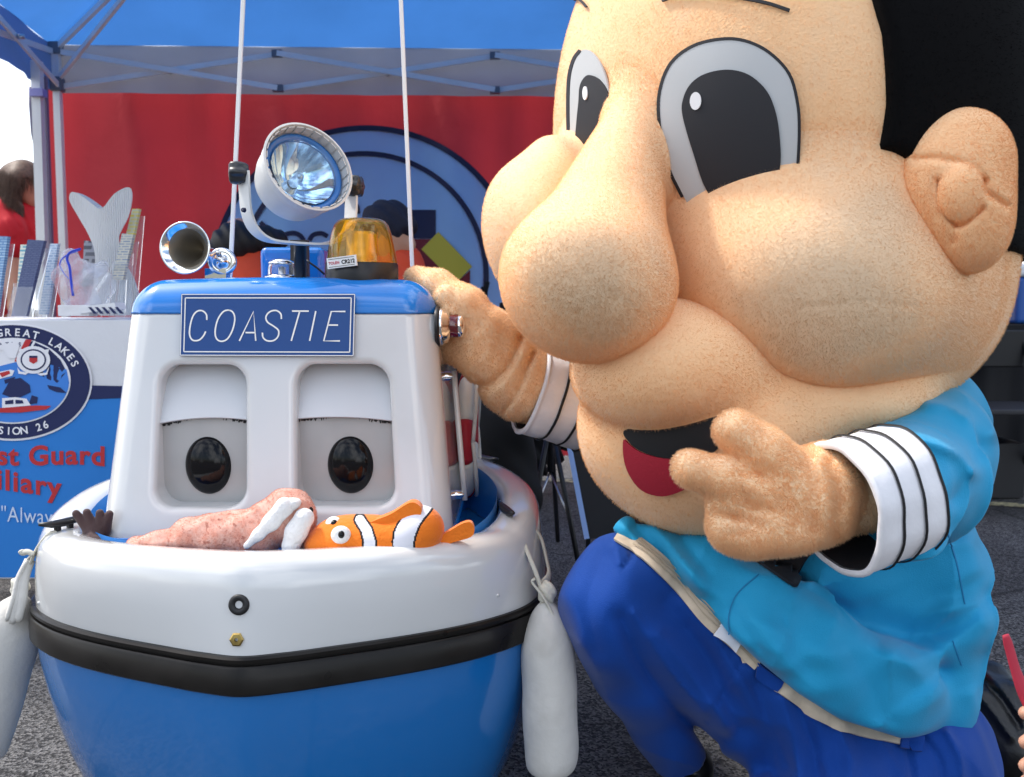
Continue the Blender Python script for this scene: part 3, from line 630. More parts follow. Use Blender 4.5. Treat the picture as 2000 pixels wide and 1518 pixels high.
plan2[_f, 1] = .55*plan[_f, 1]+.45*(1.362+.418*(1-(1-np.clip(_s[_f]/.4638, 0, 1)**2.25)**(1/2.25)))
def ring(d, z, lift=0.0):
    t = min(1, max(0, (z-.296)/.07)); c = inset(plan*(1-t)+plan2*t, d); bow = np.exp(-((c[:, 1]-1.36)/.17)**2)*lift; q = np.clip((c[:, 1]-1.62)/.5, 0, 1); aft = .046*q*(2-q)*max(0, min(1, (z-.297)/.12)); return np.column_stack([c, np.full(len(c), z)+bow+aft])
hullp = [(.130, GZ+.003), (.110, -.09), (.075, -.03), (.052, .03), (.034, .09), (.020, .15), (.010, .205), (.006, .243)]
o = link('hull', loft([ring(d, z) for d, z in hullp], True, True), m_hull, boat)
o = link('rub_rail', loft([ring(d, z) for d, z in ((.014, .239), (-.001, .2393), (-.0035, .242), (-.0035, .2805), (-.001, .2835), (.0045, .284), (.0045, .287), (-.001, .2885), (-.0015, .2935), (.002, .297), (.014, .2975))]), m_rub, boat); sharp(o.data, 40)
top = [(.008, .297), (.010, .32), (.013, .35), (.017, .38), (.021, .400), (.025, .411), (.0315, .4195), (.041, .4248), (.054, .4268), (.072, .4265), (.084, .423), (.092, .416), (.096, .408), (.098, .38), (.099, .345)]
o = link('topside', loft([ring(d, z-.003*(z > .4), .015*max(0, (z-.30)/.125)) for d, z in top]), m_gel, boat)
dk = ring(.097, .350); o = link('deck', mesh(dk, [tuple(range(len(dk)))], False), m_deck, boat)
o = link('bulwark_liner', loft([ring(.100, .425), ring(.101, .352)]), m_deck, boat)
def on_top(px, py, Y0=1.2):     # a point on the outer topside under a photograph pixel (bow area)
    Y = 1.37
    for _ in range(30):
        p = P(px, py, Y); d = np.interp(p[2], [t[1] for t in top[:8]], [t[0] for t in top[:8]]); t_ = min(1, max(0, (p[2]-.296)/.07)); c = inset(plan*(1-t_)+plan2*t_, d); f = c[c[:, 1] < 1.75]; f = f[np.argsort(f[:, 0])]
        Y = .5*Y+.5*float(np.interp(p[0], f[:, 0], f[:, 1]))
    return P(px, py, Y)
def topn(p): 
    return np.array((0, -1, .18))/np.linalg.norm((0, -1, .18))
p = on_top(467, 1181); n_ = topn(p)
link('grommet', lathe(p-n_*.004, n_, [(.0055, -.004), (.0055, .006), (.008, .009), (.0115, .0095), (.0145, .008), (.0155, .004), (.0155, 0)], 32), mat('rubber_matte', (.014, .014, .015), .5), boat)
p = on_top(463, 1249)
m_brass = mat('brass', (.42, .30, .10), .32, 1.0, var=.15, vscale=90)
o = link('bolt', lathe(p-n_*.002, n_, [(.0105, 0), (.0105, .005), (.0085, .0065), (.003, .0068), (.0025, .005)], 6), m_brass, boat); sharp(o.data, 30)
for px, py in ((76, 1178), (972, 1163)): p = on_top(px, py); link('rivet', lathe(p-n_*.001, (np.sign(px-467)*.5, -.9, .1), [(.0035, 0), (.003, .002), (.0005, .003)], 10), m_gel, boat)
# cleats on the gunwale
def cleat(px, py, Y, ang):
    k_ = 1.25; p = P(px, py, Y); R = Matrix.Rotation(ang, 3, 'Z'); bm = bmesh.new()
    for s in (-1, 1): box_bm(bm, Vector(p)+R @ Vector((0, s*.012, .006)), (.010, .009, .022), R)
    v = np.array([(0, -.045, .022), (0, -.024, .018), (0, 0, .017), (0, .024, .018), (0, .045, .022)]); v = np.array([np.array(p)+np.array(R @ Vector(q)) for q in v])
    o = link('cleat', bm_mesh(bm), m_black_pl, boat); bevel(o, .002)
    link('cleat_horn', tube(v, [.0035, .008, .009, .008, .0035], 10, .75), m_black_pl, boat)
    q = np.array(p)+np.array((0, 0, -.004)); link('cleat_base', boxm(q, (.022, .05, .006), R), m_black_pl, boat)
cleat(125, 1040, 1.62, -.5); cleat(990, 1016, 1.70, .25); cleat(951, 910, 2.24, .6)
# ---------------- wheelhouse
CBX = -.405
def yf(z): return 1.615+.195*(z-.40)
def hw(z): return .3045-.088*(z-.40)
ZB = .788; ZT = .842
def cabin_sdf(p):
    x = p[..., 0]-CBX; y = p[..., 1]; z = p[..., 2]; r = .052
    w = hw(z); f = yf(z); b = 2.22-.1*(z-.4); cy = (f+b)/2; ly = (b-f)/2
    zt = ZT+.010-.10*x*x-.02*np.clip(1.75-y, 0, 1); zc = (zt+.30)/2; hz = (zt-.30)/2
    q = np.stack([np.abs(x)-(w-r), np.abs(y-cy)-(ly-r), np.abs(z-zc)-(hz-r)], -1)
    return (np.linalg.norm(np.maximum(q, 0), axis=-1)+np.minimum(q.max(-1), 0)-r)*.97
def Pcab(px, py, off=0.0):
    k = (-SP+((759-py)/FOC)*CP)/(CP+((759-py)/FOC)*SP); Y = (1.615+.195*(CAMZ-.40)-off)/(1-.195*k); return P(px, py, Y)
def wins(p):
    """2D rounded window openings, negative inside"""
    x = p[..., 0]; z = p[..., 2]; out = []
    for (x0, x1, x2, x3, y0, y1) in ((312, 478, 478, 300, 713, 993), (578, 757, 771, 578, 712, 991)):
        a, b, c, d = Pcab(x0, y0), Pcab(x1, y0), Pcab(x2, y1), Pcab(x3, y1); zt = (a[2]+b[2])/2; zb = (c[2]+d[2])/2
        t = np.clip((z-zb)/(zt-zb), -.2, 1.2); l = d[0]+(a[0]-d[0])*t; rr = c[0]+(b[0]-c[0])*t; r = .034
        q = np.stack([np.abs(x-(l+rr)/2)-(rr-l)/2+r, np.abs(z-(zt+zb)/2)-(zt-zb)/2+r], -1)
        out.append(np.linalg.norm(np.maximum(q, 0), axis=-1)+np.minimum(q.max(-1), 0)-r)
    return np.minimum(out[0], out[1])
def cabin_cut(p):
    d = cabin_sdf(p); carve = np.maximum(wins(p), p[..., 1]-yf(p[..., 2])-.085); d = -smin(-d, carve, .014)
    return np.maximum(np.maximum(d, p[..., 2]-ZB), .32-p[..., 2])
link('wheelhouse', nets(cabin_cut, (-.74, 1.56, .31), (-.07, 2.27, .80), .0048), m_gel, boat)
link('roof', nets(lambda p: np.maximum(cabin_sdf(p)-.0015, ZB+.0004-p[..., 2]), (-.72, 1.60, .77), (-.09, 2.25, .90), .0048), m_roofb, boat)
link('base_trim', nets(lambda p: np.maximum(np.maximum(cabin_sdf(p)-.003, p[..., 2]-.412), .351-p[..., 2]), (-.75, 1.55, .34), (-.05, 2.28, .43), .006), m_roofb, boat)
# eyes: grey ball panels, glossy pupils and drooping lids
for (cx, px, py, lidl, lidr, lidm) in ((391, 404, 910, 833, 822, 818), (671, 683, 909, 820, 824, 816)):
    c = Pcab(cx, 880)+np.array((0, .045, 0)); eye = link('eye', nets(lambda p: np.maximum(np.maximum(ell(c+np.array((0, .10, 0)), (.26, .115, .30))(p), np.abs(p[..., 0]-c[0])-.098), np.maximum(c[2]-.16-p[..., 2], p[..., 2]-Pcab(cx, 816)[2]-.004)), c-np.array((.11, .06, .17)), c+np.array((.11, .10, .15)), .005), m_grey, boat)
    q = Pcab(px, py, -.030); link('pupil', nets(ell(q+np.array((0, .012, 0)), (.0405, .024, .0515)), q-.07, q+.07, .0028), m_gblack, eye)
    q2 = Pcab(px, py, -.034); link('pupil_rim', nets(lambda p: np.maximum(ell(q2+np.array((0, .014, 0)), (.0425, .02, .0535))(p), q2[1]-p[..., 1]+.004), q2-.07, q2+.07, .003), m_black_pl, eye)
    V = []; F = []; nn_ = 24; lx0, lx1 = cx-98, cx+98; rows = 12
    for i in range(nn_+1):
        t = i/nn_; X = lx0+(lx1-lx0)*t; edge = lidl+(lidr-lidl)*t+(lidm-(lidl+lidr)/2)*4*t*(1-t)
        for j in range(rows+1):
            s = j/rows; yy = edge+(695-edge)*s; V.append(Pcab(X, yy, -.022+.007*(1-(2*t-1)**2)-.050*s**1.25))
    for i in range(nn_):
        for j in range(rows): k = i*(rows+1)+j; F.append((k, k+rows+1, k+rows+2, k+1))
    lid = link('eyelid', mesh(V, F), m_lid, boat); solid(lid, .005, 1)
    bm = bmesh.new(); 
    for i in range(46):
        t = (i+.5)/46; X = lx0+(lx1-lx0)*t; edge = lidl+(lidr-lidl)*t+(lidm-(lidl+lidr)/2)*4*t*(1-t); a = Pcab(X, edge-1, -.024); b = Pcab(X+random.uniform(-3, 3), edge+random.uniform(2, 6), -.026); bar_bm(bm, a, b, .0045, .002)
    fr = link('lid_fringe', bm_mesh(bm), m_black_pl, boat); fr['kind'] = 'stuff'
# name sign
m_sign = mat('sign_blue', (.008, .06, .24), .35, var=.03); m_swhite = mat('sign_white', (.84, .84, .82), .4)
sc_ = [(351, 695), (691, 696), (694, 574), (354, 574)]
def slab4(c4, th, off): f = [Pcab(*q, off+th) for q in c4]; b = [Pcab(*q, off) for q in c4]; return mesh(f+b, [(0, 1, 2, 3), (7, 6, 5, 4), (0, 4, 5, 1), (1, 5, 6, 2), (2, 6, 7, 3), (3, 7, 4, 0)], False)
sign = link('name_sign', slab4(sc_, .006, .002), m_sign, boat)
def stroke(pts, w, off, closed=False):
    pts = np.asarray(pts, float)
    if closed: pts = np.concatenate([pts, pts[:2]])
    b_ = band(pts, w); n = len(pts); V = [Pcab(a, b, off) for a, b in b_]; F = [(i, i+1, 2*n-2-i, 2*n-1-i) for i in range(n-1)]; return mesh(V, F, False)
def frame(k, w): l = [(351+k, 695-k), (691-k, 696-k), (694-k, 574+k), (354+k, 574+k)]; return [stroke([l[i], l[(i+1) % 4]], w, .0088) for i in range(4)]
for me in frame(1.2, 1.6)+frame(8, 2.2): link('sign_border', me, m_swhite, sign)
def zt(l): return [(200+x*.36885, 520+y*.36885) for x, y in l]
lets = [[catmull(zt([(553, 285), (550, 255), (528, 236), (500, 240), (478, 268), (464, 320), (462, 365), (478, 392), (510, 392), (533, 372), (547, 346)]), 4)],
        [catmull(zt([(668, 233), (692, 246), (701, 280), (690, 335), (664, 383), (632, 398), (605, 385), (597, 345), (610, 285), (638, 243)]), 4, True)],
        [np.array(zt([(725, 396), (800, 240), (812, 396)])), np.array(zt([(758, 352), (810, 352)]))],
        [catmull(zt([(948, 280), (944, 252), (920, 235), (886, 242), (866, 268), (874, 296), (905, 317), (932, 340), (930, 372), (906, 394), (872, 395), (851, 378), (847, 352)]), 4)],
        [np.array(zt([(1004, 238), (1093, 238)])), np.array(zt([(1045, 238), (1000, 396)]))], [np.array(zt([(1130, 238), (1097, 396)]))],
        [np.array(zt([(1287, 240), (1212, 240), (1172, 396), (1258, 396)])), np.array(zt([(1194, 312), (1248, 312)]))]]
for L in lets:
    mm = [stroke(s, 3.0, .0088, closed=(i == 0 and L is lets[1])) for i, s in enumerate(L)]
    V = []; F = []
    for me in mm: k = len(V); V += [tuple(v.co) for v in me.vertices]; F += [tuple(k+i for i in f.vertices) for f in me.polygons]
    link('sign_letter', mesh(V, F, False), m_swhite, sign)
for px, py in ((380, 624), (664, 624)): pass
# side lights
m_redglass = mat('red_lens', (.20, .008, .02), .08, trans=.45, coat=1)
m_greenglass = mat('green_lens', (.01, .18, .05), .08, trans=.45, coat=1)
SL = np.array((0, 1.735, P(850, 638, 1.735)[2])); SL[0] = hw(SL[2])+CBX+.001
sl = link('side_light', lathe(SL+np.array((.001, 0, 0)), (1, 0, 0), [(.001, 0), (.032, 0), (.034, .004), (.034, .008), (.031, .010), (.030, .016), (.022, .020), (.021, .021)], 32), m_chrome, boat)
link('side_light_gasket', lathe(SL-np.array((.004, 0, 0)), (1, 0, 0), [(.035, 0), (.036, .003), (.036, .007), (.03, .008)], 32), m_black_pl, sl)
link('side_light_lens', lathe(SL+np.array((.020, 0, .001)), (1, 0, 0), [(.021, 0), (.021, .016), (.019, .020), (.017, .021)], 28), m_redglass, sl)
link('side_light_cap', lathe(SL+np.array((.0405, 0, .001)), (1, 0, 0), [(.0215, -.004), (.0215, .002), (.018, .006), (.001, .008)], 28), m_chrome, sl)
for s in (-.9, -2.2): pass
sr = link('side_light', lathe((CBX-hw(.76)+.004, 1.80, P(238, 645, 1.80)[2]), (-1, 0, 0), [(.034, 0), (.034, .006), (.028, .009), (.016, .012), (.001, .013)], 28), m_chrome, boat)
# antennas
for (a, b) in (((452, 490), (475, 0)), ((804, 492), (783, 0))):
    Y = 2.05; A = P(*a, Y); B = P(*b, Y); B = A+(B-A)*1.5; A = A-(B-A)*.1; A[2] = max(A[2], .84)
    an = link('antenna', barm(A, B, .0082, .0082), m_swhite, boat); bevel(an, .0015)
    link('antenna_mount', lathe((A[0], A[1], .842), (0, 0, 1), [(.014, 0), (.014, .012), (.007, .02), (.0045, .03)], 16), m_chrome, an)
# mast box with its black bracket
k = link('mast_box', boxm(P(569, 507, 2.02)+np.array((0, .05, -.012)), (.132, .10, .075)), m_roofb, boat); bevel(k, .012, 3)
link('mast_bracket', boxm(P(586, 505, 1.955), (.034, .02, .072)), mat('bronze_black', (.05, .042, .035), .5), boat)
link('mast_cable', tube([P(a, b, 1.93) for a, b in ((598, 508), (606, 514), (620, 524), (634, 536))], .0022, 6), m_black_pl, boat)
# amber beacon
BYc = 1.80; bc = P(707, 530, BYc); bc[2] = .848
beacon = link('beacon', lathe(bc, (0, 0, 1), [(.001, -.004), (.066, -.004), (.0665, .001), (.0665, .029), (.0645, .032), (.001, .032)], 48), m_black_pl, boat); sharp(beacon.data, 40)
m_amber = mat('amber_dome', (1.0, .66, .07), .06, trans=.95, ior=1.06, coat=.8)
dome = link('beacon_dome', lathe(bc+np.array((0, 0, .032)), (0, 0, 1), [(.0655, 0), (.0655, .003), (.064, .005), (.060, .03), (.0545, .055), (.0495, .069), (.043, .077), (.034, .0805), (.001, .081)], 48), m_amber, beacon); solid(dome, .003)
link('beacon_lens', lathe(bc+np.array((0, 0, .034)), (0, 0, 1), [(.028, 0), (.028, .05), (.020, .056), (.001, .057)], 24), mat('beacon_reflector', (.65, .62, .5), .3, .6), beacon)
for kx in (-.034, .036): link('beacon_rib', boxm(bc+np.array((kx, -.05, .06)), (.0016, .006, .05)), m_amber, beacon)
link('sticker', boxm(P(680, 515, BYc)*np.array((1, 0, 1))+np.array((0, bc[1]-.0655, -.0)), (.060, .003, .019), Matrix.Rotation(-.10, 3, 'Y')@Matrix.Rotation(-.38, 3, 'Z')), m_swhite, beacon)
def sticker_text(body, x0, h, m, bold=0):
    me = text_mesh(body, h/.72, bold); R = np.array(Matrix.Rotation(-.10, 3, 'Y')@Matrix.Rotation(-.38, 3, 'Z')); c = P(680, 515, BYc)*np.array((1, 0, 1))+np.array((0, bc[1]-.0655, 0))
    link('sticker_letter', remap(me, lambda a: c+np.column_stack([x0+a[:, 0], np.full(len(a), -.0021), a[:, 1]-h/2])@R.T), m, beacon)
sticker_text('CR212', .0, .0070, m_gblack, .0003); sticker_text('TOLEN', -.0265, .0050, mat('sticker_red', (.55, .05, .09), .5), .0002)
for dz in (-.0068, .0068):
    R_ = Matrix.Rotation(-.10, 3, 'Y')@Matrix.Rotation(-.38, 3, 'Z'); c_ = Vector(P(680, 515, BYc)*np.array((1, 0, 1))+np.array((0, bc[1]-.0655, 0)))
    link('sticker_line', boxm(c_+R_@Vector((0, -.0018, dz)), (.053, .0006, .0007), R_), m_black_pl, beacon)
# all round anchor light
ac = P(551, 535, 1.88); ac[2] = .846
al = link('anchor_light', lathe(ac, (0, 0, 1), [(.036, -.004), (.037, .004), (.034, .007), (.001, .007)], 32), m_black_pl, boat)
link('light_ring', lathe(ac, (0, 0, 1), [(.031, .007), (.034, .008), (.033, .013), (.0275, .015), (.0265, .016)], 32), m_chrome, al)
m_glass = mat('clear_glass', (.95, .96, .97), .03, trans=.96, ior=1.35)
gl = link('light_lens', lathe(ac, (0, 0, 1), [(.027, .015), (.0262, .030), (.024, .037)], 32), m_glass, al); solid(gl, .003)
link('light_cap', lathe(ac, (0, 0, 1), [(.0255, .037), (.0255, .039), (.019, .0445), (.009, .047), (.001, .0475)], 32), m_chrome, al)
link('light_bulb', lathe(ac, (0, 0, 1), [(.007, .008), (.007, .03), (.001, .033)], 16), m_steel, al)
# horn
hc = P(361, 484, 1.80); hax = np.array((-.10, -1, .03)); hax /= np.linalg.norm(hax)
horn = link('horn', lathe(hc-hax*.10, hax, [(.009, -.05), (.012, 0), (.017, .04), (.026, .07), (.038, .091), (.0455, .0975), (.048, .0985), (.0485, .1), (.0475, .1015), (.044, .099), (.036, .0905)], 48), m_chrome, boat)
link('horn_throat', lathe(hc-hax*.10, hax, [(.036, .0905), (.034, .088), (.028, .078), (.022, .066), (.014, .036), (.001, .02)], 40), mat('horn_inside', (.30, .26, .20), .38, .8), horn)
dc = P(434, 511, 1.85); link('horn_diaphragm', lathe(dc, (.15, -1, 0), [(.001, .012), (.006, .012), (.008, .006), (.018, .004), (.024, .006), (.026, .002), (.026, -.01), (.018, -.018), (.001, -.02)], 36), m_chrome, horn)
link('horn_screw', lathe(dc+np.array((-.004, -.008, .014)), (.15, -1, 0), [(.005, 0), (.005, .004), (.002, .0045)], 12), m_steel, horn)
link('horn_bracket', boxm((dc[0]-.012, dc[1]+.01, .858), (.04, .03, .03)), m_chrome, horn); link('horn_pipe', tube([hc-hax*.12, hc-hax*.14+np.array((.03, 0, -.01)), dc+np.array((-.01, .02, 0))], .009, 12), m_chrome, horn)
# spotlight
sc0 = P(603, 326, 1.76); sax = np.array((.55, -.66, .33)); sax /= np.linalg.norm(sax)
m_wplas = mat('white_plastic', (.66, .665, .65), .38, var=.03, vscale=15)
m_bluepl = mat('blue_bezel', (.02, .14, .42), .3, coat=.3)
R = .086
sp = link('spotlight', lathe(sc0, sax, [(.001, -.118), (.03, -.116), (.05, -.105), (.066, -.085), (.074, -.06), (.0775, -.03), (R*.965, -.008), (R, 0), (R, .002), (R*.955, .003), (R*.935, -.004), (R*.93, -.026), (R*.86, -.028)], 64), m_wplas, boat); sharp(sp.data, 45)
bm = bmesh.new(); u_, v_, w_ = basis(sax)
for k in range(28):
    t = k/28*2*math.pi; q = sc0+.0785*(math.cos(t)*u_+math.sin(t)*v_)-.013*w_; e1 = -math.sin(t)*u_+math.cos(t)*v_; e0 = math.cos(t)*u_+math.sin(t)*v_
    box_bm(bm, q, (.0016, .0125, .026), Matrix((Vector(e0), Vector(e1), Vector(w_))).transposed())
fl = link('spotlight_flutes', bm_mesh(bm), m_wplas, sp)
link('spotlight_bezel', lathe(sc0, sax, [(.0755, -.028), (.0745, -.018), (.069, -.018), (.0625, -.026), (.061, -.027)], 56), m_bluepl, sp)
prof = [(.0615, -.024)]+[(r, -.024-.045*(1-(r/.0615)**2)) for r in (.056, .05, .043, .036, .028, .02, .012, .004)]
link('reflector', lathe(sc0, sax, prof, 56), mat('mirror', (.93, .94, .95), .025, 1), sp)
link('bulb', lathe(sc0, sax, [(.009, -.066), (.009, -.04), (.007, -.034), (.001, -.032)], 16), m_steel, sp)
gl = link('lens', lathe(sc0, sax, [(.0625, -.022), (.045, -.0185), (.02, -.0165), (.001, -.016)], 48), mat('sky_reflection_tint_glass', (.66, .84, 1.0), .03, trans=.96, ior=1.35), sp); solid(gl, .002)  # blue in the glass colour stands in for sky reflected in the lens
# yoke strap and knobs
yk = catmull([P(476, 335, 1.81), P(478, 375, 1.81), P(482, 415, 1.81), P(496, 448, 1.81), P(522, 468, 1.81), P(560, 474, 1.81), (P(625, 477, 1.81)), P(664, 466, 1.83), P(682, 440, 1.85), P(686, 400, 1.87), P(686, 355, 1.87)], 6)
V = []; F = []
for q in yk: V += [q+np.array((.013, -.014, 0)), q+np.array((-.013, .014, 0))]
for i in range(len(yk)-1): F.append((2*i, 2*i+1, 2*i+3, 2*i+2))
y_ = link('yoke', mesh(V, F), m_wplas, sp); solid(y_, .004, 0)
link('yoke_post', lathe(P(586, 476, 1.86)+np.array((0, 0, -.05)), (0, 0, 1), [(.012, -.03), (.012, .05), (.02, .052), (.001, .053)], 16), m_black_pl, sp)
link('slot', lathe(P(481, 411, 1.79)+np.array((-.004, -.007, 0)), (-.5, -1, 0), [(.001, .001), (.004, .001), (.0045, -.004)], 14), m_navy, sp)
def knob(px, py, s, Yk=1.81):
    p = P(px, py, Yk); n = 48; t = np.linspace(0, 2*np.pi, n, endpoint=False); lob = 1+.10*np.cos(6*t); u, v, w = basis((s, -.25, 0)); rr = []
    for r, h in ((.002, -.018), (.014, -.018), (.017, -.014), (.0195, -.006), (.0205, .004), (.019, .014), (.015, .017), (.002, .018)):
        l = 1+(lob-1)*(1 if r > .012 else 0); rr.append(p+h*w+(r*l)[:, None]*(np.cos(t)[:, None]*u+np.sin(t)[:, None]*v))
    link('knob', loft(rr), mat('knob_black', (.02, .021, .024), .35, coat=.3), sp)
knob(466, 338, -1); knob(690, 364, 1, 1.87)
# handrail and hinge along the starboard side
hr = [(hw(z)+CBX+.016, y, z) for z, y in ((.44, 1.80), (.50, 1.80), (.58, 1.81), (.64, 1.82), (.68, 1.83))]
hr = link('hand_rail', tube(hr, .0055, 10), m_gel, boat)
for z, y in ((.45, 1.80), (.67, 1.83)): link('rail_mount', lathe((hw(z)+CBX-.004, y, z), (1, 0, 0), [(.009, 0), (.009, .01), (.005, .02)], 12), m_chrome, boat)
# ---------------- life ring on the side of the wheelhouse
LZ = P(885, 845, 2.06)[2]; LC = np.array((hw(LZ)+CBX+.019, 2.04, LZ))
m_ring = mat('ring_white', (.72, .71, .66), .6, bump=.001, bscale=80); m_ringr = mat('ring_red', (.42, .015, .03), .6, bump=.001, bscale=80)
lr = thing('life_ring', 'white and red life ring hanging on the wheelhouse side', 'life ring', LC)
def ringseg(a0, a1, m, nm):
    rings = []
    for t in np.radians(np.linspace(a0, a1, 10)):
        c = LC+.098*np.array((0, math.cos(t), math.sin(t))); e = np.array((0, math.cos(t), math.sin(t))); tt = np.linspace(0, 2*np.pi, 16, endpoint=False)
        sc = 1.04 if m is m_ringr else 1; rings.append(c+sc*(.036*np.cos(tt)[:, None]*e+.018*np.sin(tt)[:, None]*np.array((1., 0, 0))))
    link(nm, loft(rings, True, True, True), m, lr)
for k in range(4): ringseg(k*90+20, k*90+70, m_ring, 'ring_section'); ringseg(k*90-20, k*90+20, m_ringr, 'red_band')
for k in range(4):
    a = math.radians(k*90); b = math.radians(k*90+90); pts = [LC+np.array((.006*math.sin(math.pi*t)+.016, 0, 0))+(.13-.03*math.sin(math.pi*t)*0)*np.array((0, math.cos(a+(b-a)*t), math.sin(a+(b-a)*t))) for t in np.linspace(0, 1, 9)]
    link('grab_line', tube(pts, .004, 6), m_ring, lr)
# ---------------- fenders
m_fen = mat('fender_canvas', (.60, .585, .55), .75, var=.07, vscale=12, bump=.0015, bscale=70); two_tone(m_fen, (.44, .42, .38), 9, .55, .75)
m_rope = mat('cotton_rope', (.60, .58, .50), .85, bump=.002, bscale=200)
def fender(label, top, bot, Y, r, rope_pts, strap_pts, tilt=0):
    A = P(*top, Y); B = P(*bot, Y+tilt); B[2] = max(B[2], GZ+.01); L = np.linalg.norm(A-B); ax = (B-A)/L; f = thing('fender', label, 'fender', (B[0], B[1], 0), 'boat fenders')
    prof = [(.006, -.004), (.016, .004), (r*.62, .022), (r*.88, .05), (r*.98, .09), (r, L*.5), (r*1.0, L*.8), (r*.94, L*.93), (r*.75, L*.98), (r*.35, L), (.001, L)]
    me = lathe(A, ax, [(catmull(prof, 3)[i][0], catmull(prof, 3)[i][1]) for i in range(len(prof)*3-2)], 36); v = verts_of(me)
    remap(me, lambda a: a+np.column_stack([.0009*np.sin(a[:, 2]*60+a[:, 1]*50), .001*np.sin(a[:, 2]*70+a[:, 0]*60), np.zeros(len(a))]))
    link('fender_body', me, m_fen, f)
    link('rope', tube(catmull(rope_pts, 6), .0042, 8, .7), m_rope, f)
    if len(strap_pts): link('strap', tube(catmull(strap_pts, 6), .0085, 8, .35, (0, 1, 0)), m_rope, f)
    link('knot', nets(waves(ell(A+np.array((0, 0, .018)), (.016, .014, .02)), [(300, 200, 250, 0, .0015)]), A-.03, A+np.array((.03, .03, .05)), .004), m_rope, f)
    return f, A
fr_, A_ = fender('white canvas fender hanging at the starboard side by the blue knee', (1068, 1178), (1078, 1512), 1.60, .0465,
    [P(985, 1018, 1.69), P(1010, 1030, 1.66), P(1030, 1078, 1.62), P(1050, 1128, 1.60), P(1064, 1180, 1.60)], [P(1034, 1020, 1.70), P(1056, 1050, 1.70), P(1068, 1095, 1.68), P(1072, 1125, 1.64), P(1056, 1148, 1.61), P(1060, 1180, 1.60)])
link('tail', tube(catmull([P(1045, 1130, 1.59), P(1040, 1138, 1.59), P(1060, 1165, 1.585), P(1082, 1205, 1.58), P(1088, 1232, 1.575)], 5), [.004]*21, 8, .6), m_rope, fr_)
m_film = mat('clear_film', (.95, .96, 1), .1, trans=.9, ior=1.1, alpha=.6)
fl_, B_ = fender('white canvas fender hanging at the port side before the table', (40, 1165), (-48, 1478), 1.66, .052,
    [P(128, 1048, 1.62), P(100, 1040, 1.60), P(76, 1066, 1.60), P(60, 1100, 1.63), P(46, 1150, 1.66)], [P(70, 1078, 1.63), P(52, 1098, 1.64), P(40, 1124, 1.65), P(40, 1160, 1.66)], .0)
for dx, dy in ((-12, 28), (-4, 34), (6, 30)): link('gathered_neck', tube(catmull([P(58+dx*.3, 1094, 1.632), P(44+dx*.7, 1130, 1.625), P(38+dx, 1165+dy*.2, 1.615), P(28+dx*1.3, 1185+dy, 1.61)], 5), [.008]*15+[.004], 8, .6), m_fen, fl_)
link('rope_tail', tube(catmull([P(66, 1084, 1.60), P(54, 1078, 1.60), P(44, 1080, 1.60), P(40, 1074, 1.60)], 4), [.005]*12+[.002], 8), m_rope, fl_)
# ---------------- plush toys resting in the bow
m_wal = mat('pink_plush', (.68, .34, .26), .95, sheen=.3, bump=.001, bscale=160); two_tone(m_wal, (.70, .42, .34), 60, .42, .6, 4); two_tone(m_wal, (.46, .19, .14), 130, .60, .72, 2)
m_tusk = mat('white_plush', (.78, .77, .76), .95, sheen=.3, bump=.003, bscale=140)
WY = 1.535
wal = thing('plush_walrus', 'pink plush walrus with white tusks lying in the bow', 'plush toy', P(440, 1100, WY))
wf = un([chain([P(285, 1064, WY), P(332, 1058, WY), P(372, 1050, WY), P(425, 1048, WY), P(495, 1044, WY), P(552, 1006, WY)], [15*M(WY), 22*M(WY), 37*M(WY), 46*M(WY), 49*M(WY), 46*M(WY)]), eP(568, 1004, WY, 45, 46, .04), eP(270, 1066, WY, 26, 14, .03), eP(300, 1058, WY-.02, 24, 10, .02, .2), eP(590, 1040, WY, 22, 44, .03)], .02)
wf = waves(wf, [(130, 60, 90, .3, .0012), (-90, 120, 70, 1, .0012)])
o = link('body', nets(wf, P(235, 1110, WY)-np.array((0, .07, .03)), P(625, 940, WY)+np.array((0, .07, 0)), .0035), m_wal, wal); fur(o, 22000, .0035, .0005, (0, 0, -.4))
for pts, rs in (([(556, 990), (530, 1020), (505, 1044), (482, 1066)], [19, 15, 10, 7]), ([(594, 1012), (578, 1040), (568, 1066), (566, 1082)], [20, 20, 15, 13])):
    Yt = WY-.042; q = [P(a, b, Yt) for a, b in pts]; o = link('tusk', nets(chain(q, [r*M(Yt) for r in rs], .01), np.min(q, 0)-.03, np.max(q, 0)+.03, .003), m_tusk, wal)
link('muzzle', nets(eP(560, 988, WY-.036, 30, 14, .016, -.3), P(515, 1020, WY-.08), P(605, 950, WY+.02), .003), m_tusk, wal)
link('toy_eye', nets(eP(607, 998, WY-.012, 5, 8, .006), P(590, 1015, WY-.04), P(625, 980, WY+.02), .0016), m_gblack, wal)
m_or = mat('orange_plush', (.86, .20, .012), .9, sheen=.25, bump=.002, bscale=140); m_wp = mat('white_felt', (.76, .76, .82), .9, sheen=.2); m_bk = mat('black_felt', (.01, .01, .012), .9)
FY = 1.52
fish = thing('plush_clownfish', 'orange plush clownfish with two white bands lying beside the walrus', 'plush toy', P(745, 1085, FY))
ff = un([eP(735, 1052, FY, 112, 46, .05, .10), eP(660, 1058, FY, 52, 34, .042), eP(820, 1030, FY, 48, 44, .04, .1), eP(622, 1066, FY, 22, 12, .03)], .03)
